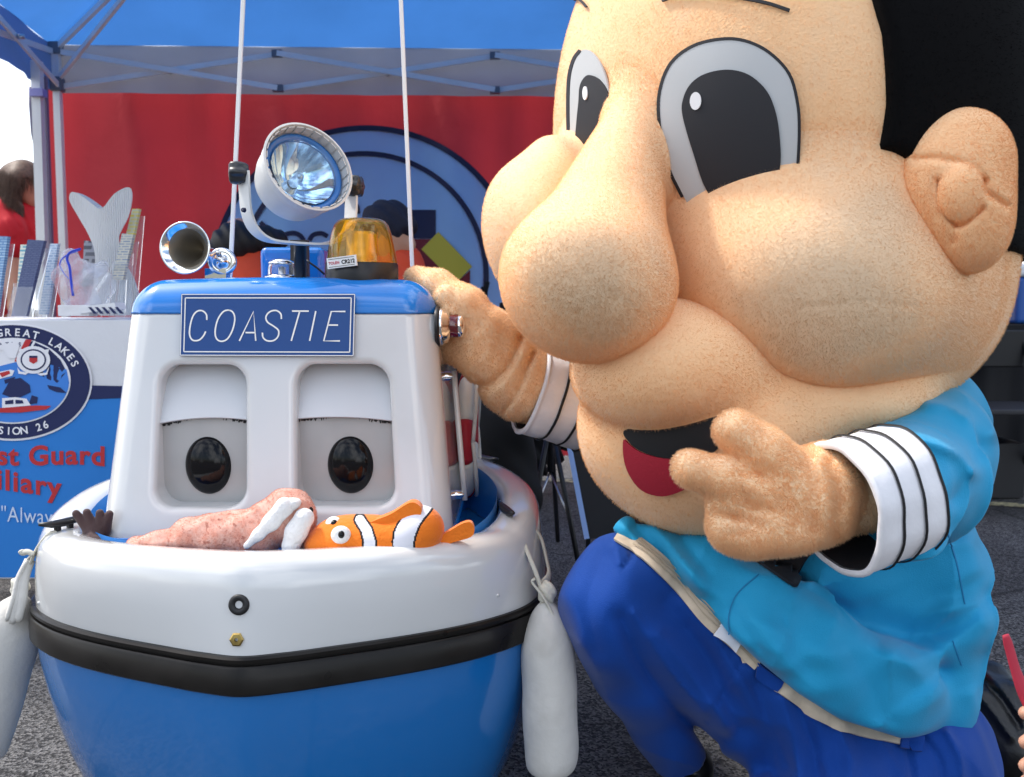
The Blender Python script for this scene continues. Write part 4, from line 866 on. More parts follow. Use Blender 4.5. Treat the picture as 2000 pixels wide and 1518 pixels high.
def fish_mat(c):
    px, py = proj(c); m = np.zeros(len(px), int)
    def bandd(x0, x1, poly): return segd(px, py, catmull(poly, 6))
    d1 = segd(px, py, [(703, 1015), (716, 1035), (722, 1058), (722, 1090)]); w1 = np.interp(py, [1015, 1090], [9, 12]); m[d1 < w1+4] = 2; m[d1 < w1] = 1
    d2 = segd(px, py, catmull([(832, 985), (812, 1005), (795, 1030), (788, 1060), (790, 1095)], 5)); w2 = np.interp(py, [990, 1040, 1090], [13, 20, 18]); m[d2 < w2+4] = 2; m[d2 < w2] = 1
    return m
me = nets(ff, P(590, 1110, FY)-np.array((0, .07, .02)), P(885, 960, FY)+np.array((0, .07, .02)), .0016); o = link('body', me, [m_or, m_wp, m_bk], fish); face_mats(me, fish_mat)
def fin(name, poly, Y, th, tilt=0):
    o = link(name, patch(catmull(poly, 4, True), 8, lambda v: np.array([P(a, b, Y+tilt*(1040-b)) for a, b in v])), m_or, fish); solid(o, th, 0); b_ = o.modifiers.new('soft', 'SUBSURF'); b_.levels = 1; b_.render_levels = 1; return o
fin('dorsal_fin', [(714, 1024), (735, 1013), (765, 1001), (790, 985), (806, 978), (820, 984), (824, 1000), (800, 1030), (760, 1046), (724, 1042)], FY-.014, .026)
fin('tail_fin', [(862, 1046), (880, 1034), (905, 1020), (921, 1019), (927, 1034), (920, 1047), (890, 1056), (866, 1062)], FY, .016)
for px, py, Y, rx in ((666, 1045, FY-.043, 20), (652, 1024, FY-.012, 17)):
    e = link('toy_eye', nets(eP(px, py, Y, rx, rx*.92, .012), P(px-40, py+40, Y-.03), P(px+40, py-40, Y+.03), .0018), m_tusk, fish); link('toy_pupil', nets(eP(px+1, py-1, Y-.008, 7, 8, .007), P(px-20, py+20, Y-.03), P(px+20, py-20, Y+.02), .0014), m_gblack, e)
m_br = mat('brown_plush', (.065, .035, .035), .8, sheen=.15, bump=.002, bscale=120)
bt = thing('plush_toy', 'dark brown plush toy with stubby finger-like limbs at the port gunwale', 'plush toy', P(190, 1075, 1.62))
bf = un([eP(190, 1045, 1.63, 24, 34, .03)]+[cap(P(188+d, 1035, 1.62), P(184+d*2.1-6, 1000+abs(d)*.25, 1.61), .010, .0065) for d in (-14, -4, 8, 17)]+[cap(P(180, 1056, 1.60), P(205, 1060, 1.595), .013, .011)], .006)
link('body', nets(bf, P(135, 1090, 1.62)-np.array((0, .06, 0)), P(235, 975, 1.62)+np.array((0, .06, 0)), .003), m_br, bt)
# ================================================================== PERSON IN PLUSH SAILOR COSTUME
def plush(name, c, c2, c3, sc=5):
    m = mat(name, c, .95, spec=.15, sheen=.25, bump=.0012, bscale=220); two_tone(m, c2, sc, .42, .62, 4, .8); two_tone(m, c3, sc*2.3, .58, .75, 5, .5); return m
m_skin = plush('peach_plush', (.95, .61, .345), (.89, .53, .275), (.83, .58, .37))
m_worn = plush('worn_peach_plush', (.94, .61, .35), (.90, .60, .36), (.84, .60, .40), 5)
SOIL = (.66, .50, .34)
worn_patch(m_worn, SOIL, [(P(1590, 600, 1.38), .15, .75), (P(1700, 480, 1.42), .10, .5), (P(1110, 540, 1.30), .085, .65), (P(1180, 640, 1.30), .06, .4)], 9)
m_glove = plush('glove_plush', (.95, .68, .42), (.92, .67, .43), (.95, .75, .53), 9)
m_hair = mat('black_plush', (.0035, .0035, .004), .95, spec=.1, sheen=.02)
m_eyew = mat('eye_felt_white', (.49, .505, .51), .75, var=.04, vscale=6); m_eyeb = mat('eye_black', (.014, .014, .018), .6); m_glint = mat('glint_white', (.82, .82, .82), .6)
m_mouth = mat('mouth_black', (.008, .008, .009), .8); m_tongue = mat('tongue_red', (.36, .012, .03), .8, bump=.001, bscale=200)
person = thing('person', 'person in a big headed plush sailor costume kneeling beside the boat', 'person', (P(1600, 1500, 1.65)[0], 1.65, 0))
f_skull = un([eP(1530, 250, 1.86, 440, 545, .42), eP(1680, 548, 1.86, 250, 262, .33)], .06)
f_jaw = eP(1372, 832, 1.64, 246, 214, .21, .06)
f_head = un([f_skull, f_jaw, eP(1580, 770, 1.74, 215, 98, .24, -.05)], .06)
f_nose = un([cap(P(1256, 170, 1.645), P(1152, 540, 1.435), 34*M(1.6), 152*M(1.43)), eP(1146, 546, 1.43, 160, 140, .13, .25)], .05)
f_nose = folds(f_nose, [([(1100, 480), (1170, 560), (1260, 620)], 5, -.0012), ([(1230, 330), (1300, 360)], 5, -.001)])
f_chn = eP(1590, 557, 1.58, 272, 202, .20, .08)
f_chn = folds(f_chn, [([(1560, 600), (1690, 590), (1790, 600)], 6, -.0015), ([(1700, 560), (1730, 590), (1740, 640)], 7, -.001), ([(1510, 640), (1520, 700)], 6, -.001)])
def blend(f, k): return lambda p: np.maximum(smin(f(p), f_skull(p)+.0008, k), f(p)-k-.004)
f_chn = blend(f_chn, .10)
f_nose = blend(f_nose, .06, un([f_nose], 0)) if False else (lambda p, b=f_nose: np.maximum(smin(b(p), f_skull(p)+.0008, .045), b(p)-.049))
f_chf = un([eP(1050, 474, 1.66, 100, 152, .15, -.35), eP(1090, 380, 1.72, 60, 110, .12, -.2)], .08)
f_lip0 = un([eP(1285, 712, 1.545, 172, 130, .18, -.12), eP(1390, 735, 1.60, 120, 98, .16, -.2)], .06)
f_lip = lambda p: np.maximum(smin(f_lip0(p), f_head(p)+.0008, .02), f_lip0(p)-.024)
head = link('costume_head', nets(f_head, (-.02, 1.38, .42), (.98, 2.32, 1.62), .010), m_skin, person); fur(head, 190000, .0040, .0005, (.12, 0, -.45), .22)
def hp_(name, f, lo, hi, m, n, h=.007, par=None, ln=.0052): o = link(name, nets(f, lo, hi, h), m, par or head); fur(o, int(n*2.6), ln*.75, .00046, (.12, 0, -.45), .2); return o
def bx(pxs, pys, Ys):
    c = np.array([P(a, b, Y) for a in pxs for b in pys for Y in Ys]); return c.min(0)-.01, c.max(0)+.01
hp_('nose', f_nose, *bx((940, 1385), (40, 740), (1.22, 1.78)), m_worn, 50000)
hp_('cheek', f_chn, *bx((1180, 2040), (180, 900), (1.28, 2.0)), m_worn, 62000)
f_chf = (lambda p, b=f_chf: np.maximum(smin(b(p), f_skull(p)+.0008, .055), b(p)-.058))
hp_('cheek', f_chf, *bx((920, 1210), (230, 690), (1.45, 1.9)), m_worn, 14000)
hp_('upper_lip', f_lip, *bx((1085, 1560), (540, 880), (1.30, 1.82)), m_skin, 22000)
# ear
EY = float(march(f_skull, [1865], [365])[0][1]); de = EY-.035-1.545
def eE(px, py, Y, *a): return eP(px, py, Y+de, *a)
f_ear = un([eE(1880, 322, 1.545, 96, 108, .05, .2), eE(1850, 390, 1.555, 72, 110, .05, -.35), eE(1898, 450, 1.548, 58, 74, .046)], .06)
f_ear = folds(f_ear, [([(1788, 310), (1840, 310), (1895, 326), (1922, 352)], 8, -.006), ([(1922, 352), (1928, 375), (1966, 402)], 7, -.006), ([(1832, 352), (1836, 385), (1868, 440), (1900, 424), (1918, 408)], 7, -.009), ([(1866, 440), (1862, 470)], 10, -.004)])
f_ear = un([f_ear, eE(1876, 374, 1.499, 43, 57, .022)], .004)
hp_('ear', f_ear, *bx((1755, 2000), (195, 545), (1.43+de, 1.64+de)), m_skin, 15000, .0045)
f_earb = ell(P(1250, 330, 2.30)+np.array((-.05, 0, 0)), (.05, .06, .11))
hp_('ear', f_earb, P(1250, 330, 2.30)-.18, P(1250, 330, 2.30)+.16, m_skin, 2000, .008)
# hair: a thick cap over the back of the head
edge = [(1685, -400), (1690, -60), (1702, 0), (1722, 70), (1728, 140), (1730, 205), (1722, 262), (1714, 292), (1745, 300), (1790, 330), (1850, 420), (1900, 470), (1990, 486), (2300, 500)]
hY = march(f_skull, [min(a, 1900) for a, b in edge], [max(b, -150) for a, b in edge])[:, 1]
ez = np.array([P(a, b, y)[[0, 2]] for (a, b), y in zip(edge, hY)])
def hair_mask(p):    # negative inside the hair
    x = p[..., 0]; z = p[..., 2]; j = 7
    xe = np.interp(z, ez[:j+1, 1][::-1], ez[:j+1, 0][::-1]); low = np.interp(x, ez[j:, 0], ez[j:, 1])
    m1 = np.maximum(xe-x, low-z)                       # near side
    m2 = 1.56-z                                         # top of the head, above the frame
    back = np.maximum(2.02-p[..., 1], low[...]*0+.72-z)
    return np.minimum(np.minimum(m1, m2), back)
f_hair = lambda p: -smin(-(f_skull(p)-.020), -hair_mask(p)*.9, .02)
f_hair2 = lambda p: np.minimum(f_hair(p), np.maximum(f_skull(p)-.024, np.maximum(hair_mask(p), 0)))
f_sk2 = un([eP(1575, 235, 1.88, 478, 575, .42), f_skull], .02)
f_hair = lambda p: -smin(-(un([f_skull], 0)(p)-.018), -hair_mask(p)*.9, .02)
f_bulk = eP(1796, 280, 1.95, 196, 390, .33, 0)
f_hairall = lambda p: smin(f_hair(p), np.maximum(f_bulk(p), hair_mask(p)*.9), .02)
hp_('hair', f_hairall, (.05, 1.36, .70), (1.10, 2.40, 1.66), m_hair, 26000, .009)
# eyes
f_face = f_skull
def eyepart(nm, poly, m, off, par, th=.004): o = link(nm, decal(poly, f_face, 14, off), m, par); solid(o, th, 1); return o
oe = catmull([(1342, 385), (1312, 320), (1296, 240), (1297, 180), (1318, 128), (1360, 96), (1410, 83), (1455, 86), (1500, 108), (1540, 150), (1556, 205), (1558, 260), (1556, 330), (1540, 420), (1440, 450), (1370, 420)], 5, True)
eye = eyepart('eye', oe, m_eyew, .010, person)
eyepart('eye_outline', band(catmull([(1338, 383), (1309, 320), (1294, 240), (1295, 180), (1316, 127), (1358, 94), (1410, 81), (1456, 84), (1502, 106), (1541, 148), (1557, 205), (1560, 260), (1557, 330)], 5), 6), m_eyeb, .0105, eye)
eyepart('pupil', catmull([(1385, 370), (1360, 300), (1340, 230), (1340, 198), (1354, 168), (1382, 148), (1425, 140), (1465, 150), (1498, 180), (1515, 220), (1523, 270), (1523, 330), (1500, 420), (1430, 420)], 5, True), m_eyeb, .0125, eye)
eyepart('glint', ell2(1365, 200, 10.5, 17, 24, rot=.05), m_glint, .015, eye, .002)
oe2 = catmull([(1141, 322), (1124, 300), (1120, 240), (1121, 160), (1130, 120), (1142, 102), (1160, 102), (1180, 128), (1194, 170), (1200, 230), (1196, 290), (1170, 330)], 5, True)
eye2 = eyepart('eye', oe2, m_eyew, .008, person)
eyepart('eye_outline', band(catmull([(1140, 322), (1122, 300), (1118, 240), (1119, 160), (1128, 120), (1141, 101)], 5), 6), m_eyeb, .009, eye2)
eyepart('pupil', catmull([(1142, 322), (1132, 300), (1136, 240), (1140, 200), (1142, 172), (1150, 155), (1162, 149), (1182, 160), (1198, 190), (1200, 240), (1190, 300), (1165, 330)], 5, True), m_eyeb, .0105, eye2)
eyepart('glint', ell2(1154, 184, 4.5, 13, 20), m_glint, .0125, eye2, .002)
def headpart(nm, poly, f, m, off, res=10, th=.003): o = link(nm, decal(poly, f, res, off), m, head); solid(o, th, 1); return o
headpart('eyebrow', band(catmull([(1296, 4), (1330, -6), (1390, -8), (1450, 0), (1500, 10), (1542, 24)], 6), 6), f_skull, m_eyeb, .007, 6)
headpart('eyebrow', band(catmull([(1126, 1), (1134, 0), (1142, 6), (1151, 16)], 6), 4), f_skull, m_eyeb, .007, 5)
f_mth = un([f_head], 0)
headpart('mouth', catmull([(1224, 842), (1250, 835), (1320, 825), (1400, 800), (1440, 800), (1420, 850), (1395, 880), (1370, 892), (1300, 892), (1255, 878), (1232, 860)], 4, True), f_mth, m_mouth, .008)
headpart('tongue', catmull([(1224, 858), (1236, 868), (1258, 882), (1300, 893), (1345, 893), (1372, 892), (1370, 930), (1335, 952), (1296, 963), (1258, 952), (1234, 922), (1224, 890)], 4, True), f_mth, m_tongue, .0085)
# ---------------- gloves: plush hands with rounded fingers
GY = 1.30
def gp(a, b, dy=0): return P(a, b, GY+dy)
g_ = M(GY)
f_g1 = un([eP(1530, 970, GY+.01, 118, 92, .062, .25), eP(1610, 960, GY+.02, 80, 98, .06), eP(1450, 1020, GY-.005, 70, 56, .05, .3), eP(1500, 1035, GY, 95, 40, .05)], .03)
f_g1 = un([f_g1, chain([gp(1545, 935, -.01), gp(1488, 880, -.022), gp(1434, 838, -.025)], [56*g_, 45*g_, 39*g_], .01), chain([gp(1480, 955, -.02), gp(1410, 932, -.034), gp(1348, 915, -.036)], [54*g_, 40*g_, 36*g_], .01),
    chain([gp(1455, 985, -.015), gp(1415, 985, -.03), gp(1408, 1012, -.026)], [40*g_, 32*g_, 26*g_], .01), chain([gp(1460, 1030, -.02), gp(1420, 1032, -.03), gp(1418, 1046, -.02)], [36*g_, 28*g_, 22*g_], .01)], .012)
f_g1 = folds(f_g1, [([(1440, 955), (1470, 985), (1500, 995)], 14, -.004), ([(1400, 1000), (1440, 1012), (1490, 1030)], 11, -.004), ([(1420, 1045), (1460, 1040)], 8, -.003), ([(1570, 905), (1585, 960), (1590, 1030)], 16, -.004), ([(1620, 900), (1640, 960), (1632, 1040)], 13, -.005), ([(1545, 930), (1555, 1000), (1545, 1050)], 14, -.003), ([(1600, 900), (1612, 960), (1608, 1050)], 12, .003), ([(1430, 930), (1470, 925), (1492, 935)], 10, -.003)])
gl1 = link('glove', nets(waves(f_g1, [(70, 40, 90, .2, .0012)]), *bx((1280, 1720), (780, 1110), (1.18, 1.42)), .0055), m_glove, person); fur(gl1, 60000, .0062, .0006, (.1, 0, -.3))
f_w1 = chain([gp(1600, 975, .02), gp(1720, 950, .05)], [80*g_, 86*g_], .0)
o = link('wrist', nets(f_w1, *bx((1500, 1830), (840, 1080), (1.18, 1.46)), .007), m_glove, gl1); fur(o, 9000, .005, .0008)
LYg = 1.81
def lp_(a, b, dy=0): return P(a, b, LYg+dy)
l_ = M(LYg)
f_g2 = un([chain([lp_(948, 668), lp_(905, 606, -.01), lp_(852, 558, .01), lp_(814, 541, .03)], [52*l_, 46*l_, 31*l_, 23*l_], .015), chain([lp_(930, 640, -.03), lp_(895, 600, -.045), lp_(872, 582, -.05)], [48*l_, 34*l_, 25*l_], .01),
    chain([lp_(945, 672, .03), lp_(892, 596, .05), lp_(838, 552, .08)], [48*l_, 34*l_, 24*l_], .015), eP(935, 672, LYg, 66, 56, .05, .8), chain([lp_(950, 670), lp_(1015, 740, .03), lp_(1085, 774, .06)], [70*l_, 74*l_, 68*l_], .02), eP(897, 655, LYg+.02, 42, 56, .05, .5)], .014)
f_g2 = folds(f_g2, [([(1015, 660), (1000, 705), (960, 745), (935, 750)], 9, -.010), ([(1040, 690), (1015, 760), (985, 800)], 8, -.009), ([(1020, 690), (990, 745), (955, 778)], 13, .007), ([(1035, 720), (1010, 775), (990, 810)], 10, .005), ([(960, 650), (945, 700), (920, 720)], 14, .003), ([(880, 590), (905, 620), (935, 640)], 8, -.003)])
gl2 = link('glove', nets(waves(f_g2, [(60, 50, 70, .2, .0015)]), *bx((770, 1180), (500, 900), (1.65, 2.0)), .0055), m_glove, person); fur(gl2, 46000, .0055, .0006, (0, 0, -.3))
# ---------------- jacket
m_jac = mat('cyan_satin', (.016, .31, .56), .62, spec=.22, sheen=.15, var=.05, vscale=7, bump=.0008, bscale=500)
m_cuff = mat('white_cuff', (.76, .76, .79), .6, bump=.001, bscale=60, sheen=.2); m_jac.name = 'cyan_satin'; wrinkle(m_jac, 6, .035, (1, 1, 1.7), (0, .7, 0)); m_strp = mat('black_braid', (.010, .010, .012), .6); m_trs = mat('royal_blue_cloth', (.004, .050, .28), .72, spec=.18, sheen=.12, var=.07, vscale=6, bump=.0008, bscale=500)
wrinkle(m_trs, 5, .03, (1.5, 1, .7), (0, .6, 0)); m_band = mat('tan_elastic', (.55, .46, .35), .85, var=.1, vscale=60)
JY = 1.62
f_flap = chain([P(1232, 1040, 1.60), P(1360, 1112, 1.57), P(1480, 1200, 1.55), P(1600, 1285, 1.54), P(1720, 1350, 1.56), P(1815, 1378, 1.62)], [28*M(1.6), 58*M(1.56), 88*M(1.54), 100*M(1.54), 96*M(1.56), 64*M(1.6)], .05)
f_tor = un([un([eP(1650, 1150, 1.80, 245, 290, .22, -.06), eP(1790, 1285, 1.74, 92, 150, .17, .10), eP(1800, 1130, 1.74, 100, 170, .17)], .06), f_flap], .022)
f_tor = lambda p, b=f_tor: b(p)
f_slv = un([chain([P(1770, 780, 1.86), P(1845, 850, 1.70), P(1800, 930, 1.52), P(1752, 957, 1.345)], [90*M(1.8), 78*M(1.68), 112*M(1.52), 116*M(1.345)], .05), eP(1855, 880, 1.66, 62, 100, .09)], .04)
cA, cB = P(1630, 993, 1.295), P(1750, 957, 1.335); cN = ((cB-cA)/np.linalg.norm(cB-cA)).astype(np.float32); cQ = (cA+(cB-cA)*.72).astype(np.float32)
f_slv = lambda p, b=f_slv: np.maximum(b(p), -((p-cQ)@cN))
f_sh = chain([P(1330, 930, 2.02), P(1600, 900, 1.95), P(1800, 830, 1.85)], [.11, .14, .12], .05)
f_jac0 = un([f_tor, f_slv, f_sh], .035)
JF = [([(1925, 1170), (1870, 1222), (1790, 1238), (1700, 1215)], 34, -.022), ([(1915, 1215), (1850, 1262), (1790, 1290), (1740, 1290)], 30, .016), ([(1690, 1225), (1750, 1275), (1800, 1320)], 24, .012),
    ([(1830, 1310), (1780, 1360), (1740, 1395)], 26, -.012), ([(1560, 1140), (1640, 1185), (1720, 1250)], 16, -.008), ([(1620, 1110), (1720, 1120), (1820, 1090)], 40, .010), ([(1640, 1060), (1740, 1050), (1830, 1020)], 34, -.008),
    ([(1240, 1030), (1285, 1075), (1330, 1130), (1350, 1160)], 13, -.010), ([(1280, 1030), (1320, 1080), (1370, 1150)], 14, .009), ([(1330, 1050), (1380, 1110)], 14, -.007), ([(1225, 1032), (1255, 1068)], 10, .006),
    ([(1436, 1190), (1462, 1235), (1480, 1262)], 16, -.008), ([(1530, 1210), (1570, 1290), (1610, 1370)], 30, -.008), ([(1500, 1250), (1550, 1310), (1600, 1350)], 22, .006), ([(1660, 1270), (1700, 1340), (1720, 1400)], 28, -.007),
    ([(1720, 838), (1790, 826), (1860, 840), (1905, 870)], 20, -.004), ([(1740, 872), (1810, 862), (1870, 885), (1900, 920)], 18, .011), ([(1790, 880), (1838, 912), (1856, 975)], 20, -.004), ([(1800, 930), (1822, 965), (1822, 1010)], 16, .007), ([(1905, 880), (1880, 950), (1830, 1000)], 22, -.006), ([(1790, 780), (1850, 790), (1890, 815)], 16, .010)]
f_jac = folds(f_jac0, JF, (1.2, 1.9))
f_jac = waves(f_jac, [(22, 16, 26, .4, .003), (-34, 20, 26, 1.7, .0015)])
hemp = np.array([(1120, 1040), (1205, 1046), (1330, 1140), (1400, 1215), (1480, 1290), (1560, 1355), (1640, 1405), (1760, 1442), (1860, 1440), (1960, 1420)], float)
def below_hem(p):    # positive under the jacket hem
    px, py = proj(p); return (py-np.interp(px, hemp[:, 0], hemp[:, 1]))*M(1.6)*.75
f_jac = creases(f_jac, [((11, 6, -15), .4, .009, (4, 2, 3), .3), ((-7, 5, 21), 1.9, .006, (3, -2, 5), 2.1)])
f_jac2 = lambda p: -smin(-f_jac(p), -below_hem(p), .012)
jac = link('jacket', nets(f_jac2, (.0, 1.18, .0), (.98, 2.2, .95), .0065), m_jac, person)
o = link('black_shirt', decal(catmull([(1400, 1000), (1500, 1010), (1620, 1010), (1640, 1050), (1590, 1080), (1566, 1112), (1556, 1148), (1536, 1140), (1490, 1108), (1440, 1075), (1390, 1040)], 4, True), f_jac, 10, .007, 1.35), m_eyeb, person); solid(o, .005, 1)
for pl in ([(1482, 1122), (1440, 1160), (1424, 1200), (1424, 1240)], [(1836, 985), (1850, 1040), (1868, 1100), (1884, 1180)], [(1860, 1252), (1878, 1300)]):
    o = link('seam', decal(band(catmull(pl, 6), 2.2), f_jac, 6, .0012, 1.3), mat('seam_thread', (.012, .19, .40), .8), jac); solid(o, .001, 1)
# cuffs: turned back white bands with black braid, open towards the hand
def cuff(A, B, ra, rb, marks, thick=.0025, sq=1.0):
    A = np.array(A); B = np.array(B); ax = B-A; L = np.linalg.norm(ax); u, v, w = basis(ax); t = np.linspace(0, 2*np.pi, 56, endpoint=False)
    def rg(s, dr=0):
        r = (ra+(rb-ra)*s)*(1+.028*np.sin(3*t+1+s)+.018*np.sin(5*t+s*3)+.008*np.sin(11*t))+dr; return A+w*L*s+r[:, None]*(np.cos(t)[:, None]*u*sq+np.sin(t)[:, None]*v)
    o = link('cuff', loft([rg(s, .001*math.sin(s*9)) for s in np.linspace(0, 1, 9)]), m_cuff, person); solid(o, thick, 1)
    link('cuff_lining', loft([rg(.02, -.005), rg(.5, -.010), rg(.95, -.02)]), m_eyeb, o)
    link('cuff_edge', loft([rg(-.005, -.004), rg(-.02, .001), rg(.0, .0055), rg(.03, .0055)]), m_cuff, o)
    for s in marks: link('braid', loft([rg(s-.022, .0045), rg(s, .0068), rg(s+.022, .0045)]), m_strp, o)
    return o
cuff(P(1630, 993, 1.295), P(1750, 957, 1.335), .0875, .0885, (.34, .67, 1.0))
cuff(P(1034, 758, 1.855), P(1146, 792, 1.885), .085, .086, (.36, .68, 1.0))
f_s2 = chain([P(1142, 792, 1.885), P(1260, 850, 1.99), P(1420, 900, 2.05)], [.084, .095, .11], .03)
link('far_sleeve', nets(waves(f_s2, [(60, 40, 50, 1, .003)]), *bx((1040, 1560), (690, 1060), (1.75, 2.2)), .010), m_jac, jac)
# ---------------- trousers, waistband, shoe
f_tr = un([chain([P(1780, 1500, 1.72), P(1500, 1320, 1.66), P(1245, 1170, 1.60)], [170*M(1.7), 170*M(1.64), 112*M(1.6)], .05), chain([P(1218, 1180, 1.60), P(1256, 1300, 1.63), P(1332, 1490, 1.72)], [108*M(1.6), 92*M(1.62), 54*M(1.7)], .04), eP(1202, 1160, 1.595, 92, 105, .09), eP(1216, 1225, 1.60, 100, 100, .09)], .035)
f_tr = un([f_tr, chain([P(1800, 1500, 1.62), P(1620, 1620, 1.52), P(1500, 1760, 1.46)], [120*M(1.62), 140*M(1.52), 120*M(1.46)], .06), eP(1800, 1500, 1.66, 92, 130, .12)], .06)
TF = [([(1180, 1090), (1150, 1180), (1165, 1270)], 22, -.006), ([(1300, 1180), (1390, 1290), (1460, 1400), (1500, 1500)], 26, -.009), ([(1340, 1180), (1440, 1310), (1500, 1420)], 20, .007), ([(1420, 1270), (1480, 1360), (1540, 1500)], 14, -.006), ([(1215, 1210), (1250, 1290), (1330, 1400), (1400, 1450)], 18, -.014), ([(1290, 1240), (1350, 1320), (1420, 1420)], 22, .014), ([(1240, 1200), (1300, 1300), (1370, 1390)], 14, .008), ([(1340, 1230), (1400, 1320), (1440, 1420)], 18, -.008), ([(1450, 1290), (1420, 1340), (1380, 1410)], 4, -.003), ([(1360, 1160), (1410, 1260), (1430, 1330)], 20, .008), ([(1560, 1380), (1590, 1470), (1600, 1530)], 16, -.010), ([(1530, 1370), (1550, 1450), (1560, 1520)], 16, .010), ([(1480, 1340), (1500, 1440), (1520, 1520)], 18, -.008), ([(1640, 1420), (1660, 1480), (1660, 1530)], 16, .010), ([(1800, 1440), (1830, 1480), (1840, 1530)], 10, -.008), ([(1850, 1430), (1875, 1480), (1880, 1530)], 10, .008), ([(1770, 1450), (1780, 1500), (1785, 1540)], 8, -.008), ([(1230, 1060), (1235, 1085), (1220, 1110)], 8, -.004), ([(1200, 1070), (1210, 1100)], 7, .003)]
f_tr = folds(f_tr, TF, (1.2, 1.9)); f_tr = waves(f_tr, [(30, 22, 26, .4, .003), (-44, 28, 30, 1.2, .002)])
hemt = np.concatenate([hemp[:8], [(1790, 1400), (1830, 1340), (1990, 1300)]])
def below_hem_t(p):
    px, py = proj(p); return (py-np.interp(px, hemt[:, 0], hemt[:, 1]))*M(1.6)*.75
f_tr = creases(f_tr, [((13, 6, 10), .4, .008, (3, 2, -3), .3), ((22, 6, 17), 2.2, .004, (-3, 3, 4), 3.4)])
def leg_cut(p):    # trouser leg ends above the shoe
    q0 = P(1300, 1508, 1.70); q1 = P(1376, 1478, 1.70); d = np.array((q1-q0)); n = np.array((d[2], 0, -d[0])); n /= np.linalg.norm(n); n = n if n[2] < 0 else -n
    return np.minimum((p-q0)@n.astype(np.float32), p[..., 0]*-1+P(1420, 1480, 1.7)[0])
f_tr2 = lambda p: np.maximum(np.maximum(np.maximum(f_tr(p), -(below_hem_t(p)+.012)), leg_cut(p)), .012+GZ-p[..., 2])
trs = link('trousers', nets(f_tr2, (.06, 1.3, GZ), (.95, 2.0, .62), .007), m_trs, person)
f_u = un([f_tr], 0)
def strip(poly, w0, w1, Y0=1.2): 
    pl = catmull(poly, 6); T = np.gradient(pl, axis=0); T /= np.linalg.norm(T, axis=1, keepdims=True); N = np.stack([-T[:, 1], T[:, 0]], 1); return np.concatenate([pl+N*w0, (pl+N*w1)[::-1]])
def wdecal(nm, poly, m, off, par, th, f=f_u, res=10, label=None): o = link(nm, decal(poly, f, res, off, 1.15), m, par, label); solid(o, th, 1); return o
wb = [(1208, 1046), (1262, 1082), (1330, 1146), (1400, 1222), (1482, 1294)]
wb1 = wdecal('waistband', strip(wb, -14, 15), m_band, .007, person, .004)
wb2 = wdecal('waistband', strip([(1520, 1336), (1580, 1378), (1660, 1420), (1762, 1442)], -16, 14), m_band, .007, person, .004)
for off in (-7, -2, 4): 
    pl = catmull(wb, 6)[4:]; T = np.gradient(pl, axis=0); T /= np.linalg.norm(T, axis=1, keepdims=True); N = np.stack([-T[:, 1], T[:, 0]], 1); wdecal('elastic_rib', band(pl+N*off, 1.6), mat('tan_rib', (.40, .33, .24), .9), .0115, wb1, .001, res=8)
wdecal('white_tag', [(1402, 1214), (1446, 1248), (1432, 1272), (1392, 1236)], m_cuff, .0125, wb1, .002)
wdecal('belt_loop', [(1478, 1292), (1528, 1330), (1520, 1352), (1474, 1318)], m_trs, .009, trs, .004)
wdecal('belt_loop', [(1756, 1430), (1800, 1436), (1796, 1470), (1752, 1462)], m_trs, .010, trs, .004)
m_shoe = mat('black_leather', (.010, .010, .011), .36, var=.3, vscale=30, bump=.002, bscale=40)
f_shoe = un([chain([P(1880, 1480, 1.86), P(1905, 1390, 1.88), P(1930, 1340, 1.92)], [60*M(1.86), 60*M(1.88), 52*M(1.9)], .03), eP(1955, 1420, 1.84, 85, 95, .055, .6), eP(1990, 1470, 1.80, 60, 60, .05)], .04)
f_shoe = folds(f_shoe, [([(1880, 1330), (1930, 1380), (1975, 1440)], 9, .008), ([(1900, 1310), (1950, 1360), (1990, 1420)], 7, -.007), ([(1885, 1400), (1920, 1450), (1940, 1500)], 7, -.006), ([(1900, 1290), (1955, 1345), (1995, 1400)], 8, .006)], (1.5, 2.2))
link('shoe', nets(f_shoe, *bx((1780, 2100), (1240, 1600), (1.7, 2.02)), .006), m_shoe, person)
f_shoe2 = un([cap(P(1345, 1500, 1.72), P(1345, 1570, 1.72), .045, .04), cap((P(1345, 1580, 1.72)[0], 1.72, GZ+.045), (P(1320, 1600, 1.55)[0], 1.56, GZ+.04), .045, .042)], 0)
link('shoe', nets(lambda p: np.maximum(f_shoe2(p), .004+GZ-p[..., 2]), P(1345, 1500, 1.72)-np.array((.2, .35, .3)), P(1345, 1500, 1.72)+.12, .007), m_shoe, person)
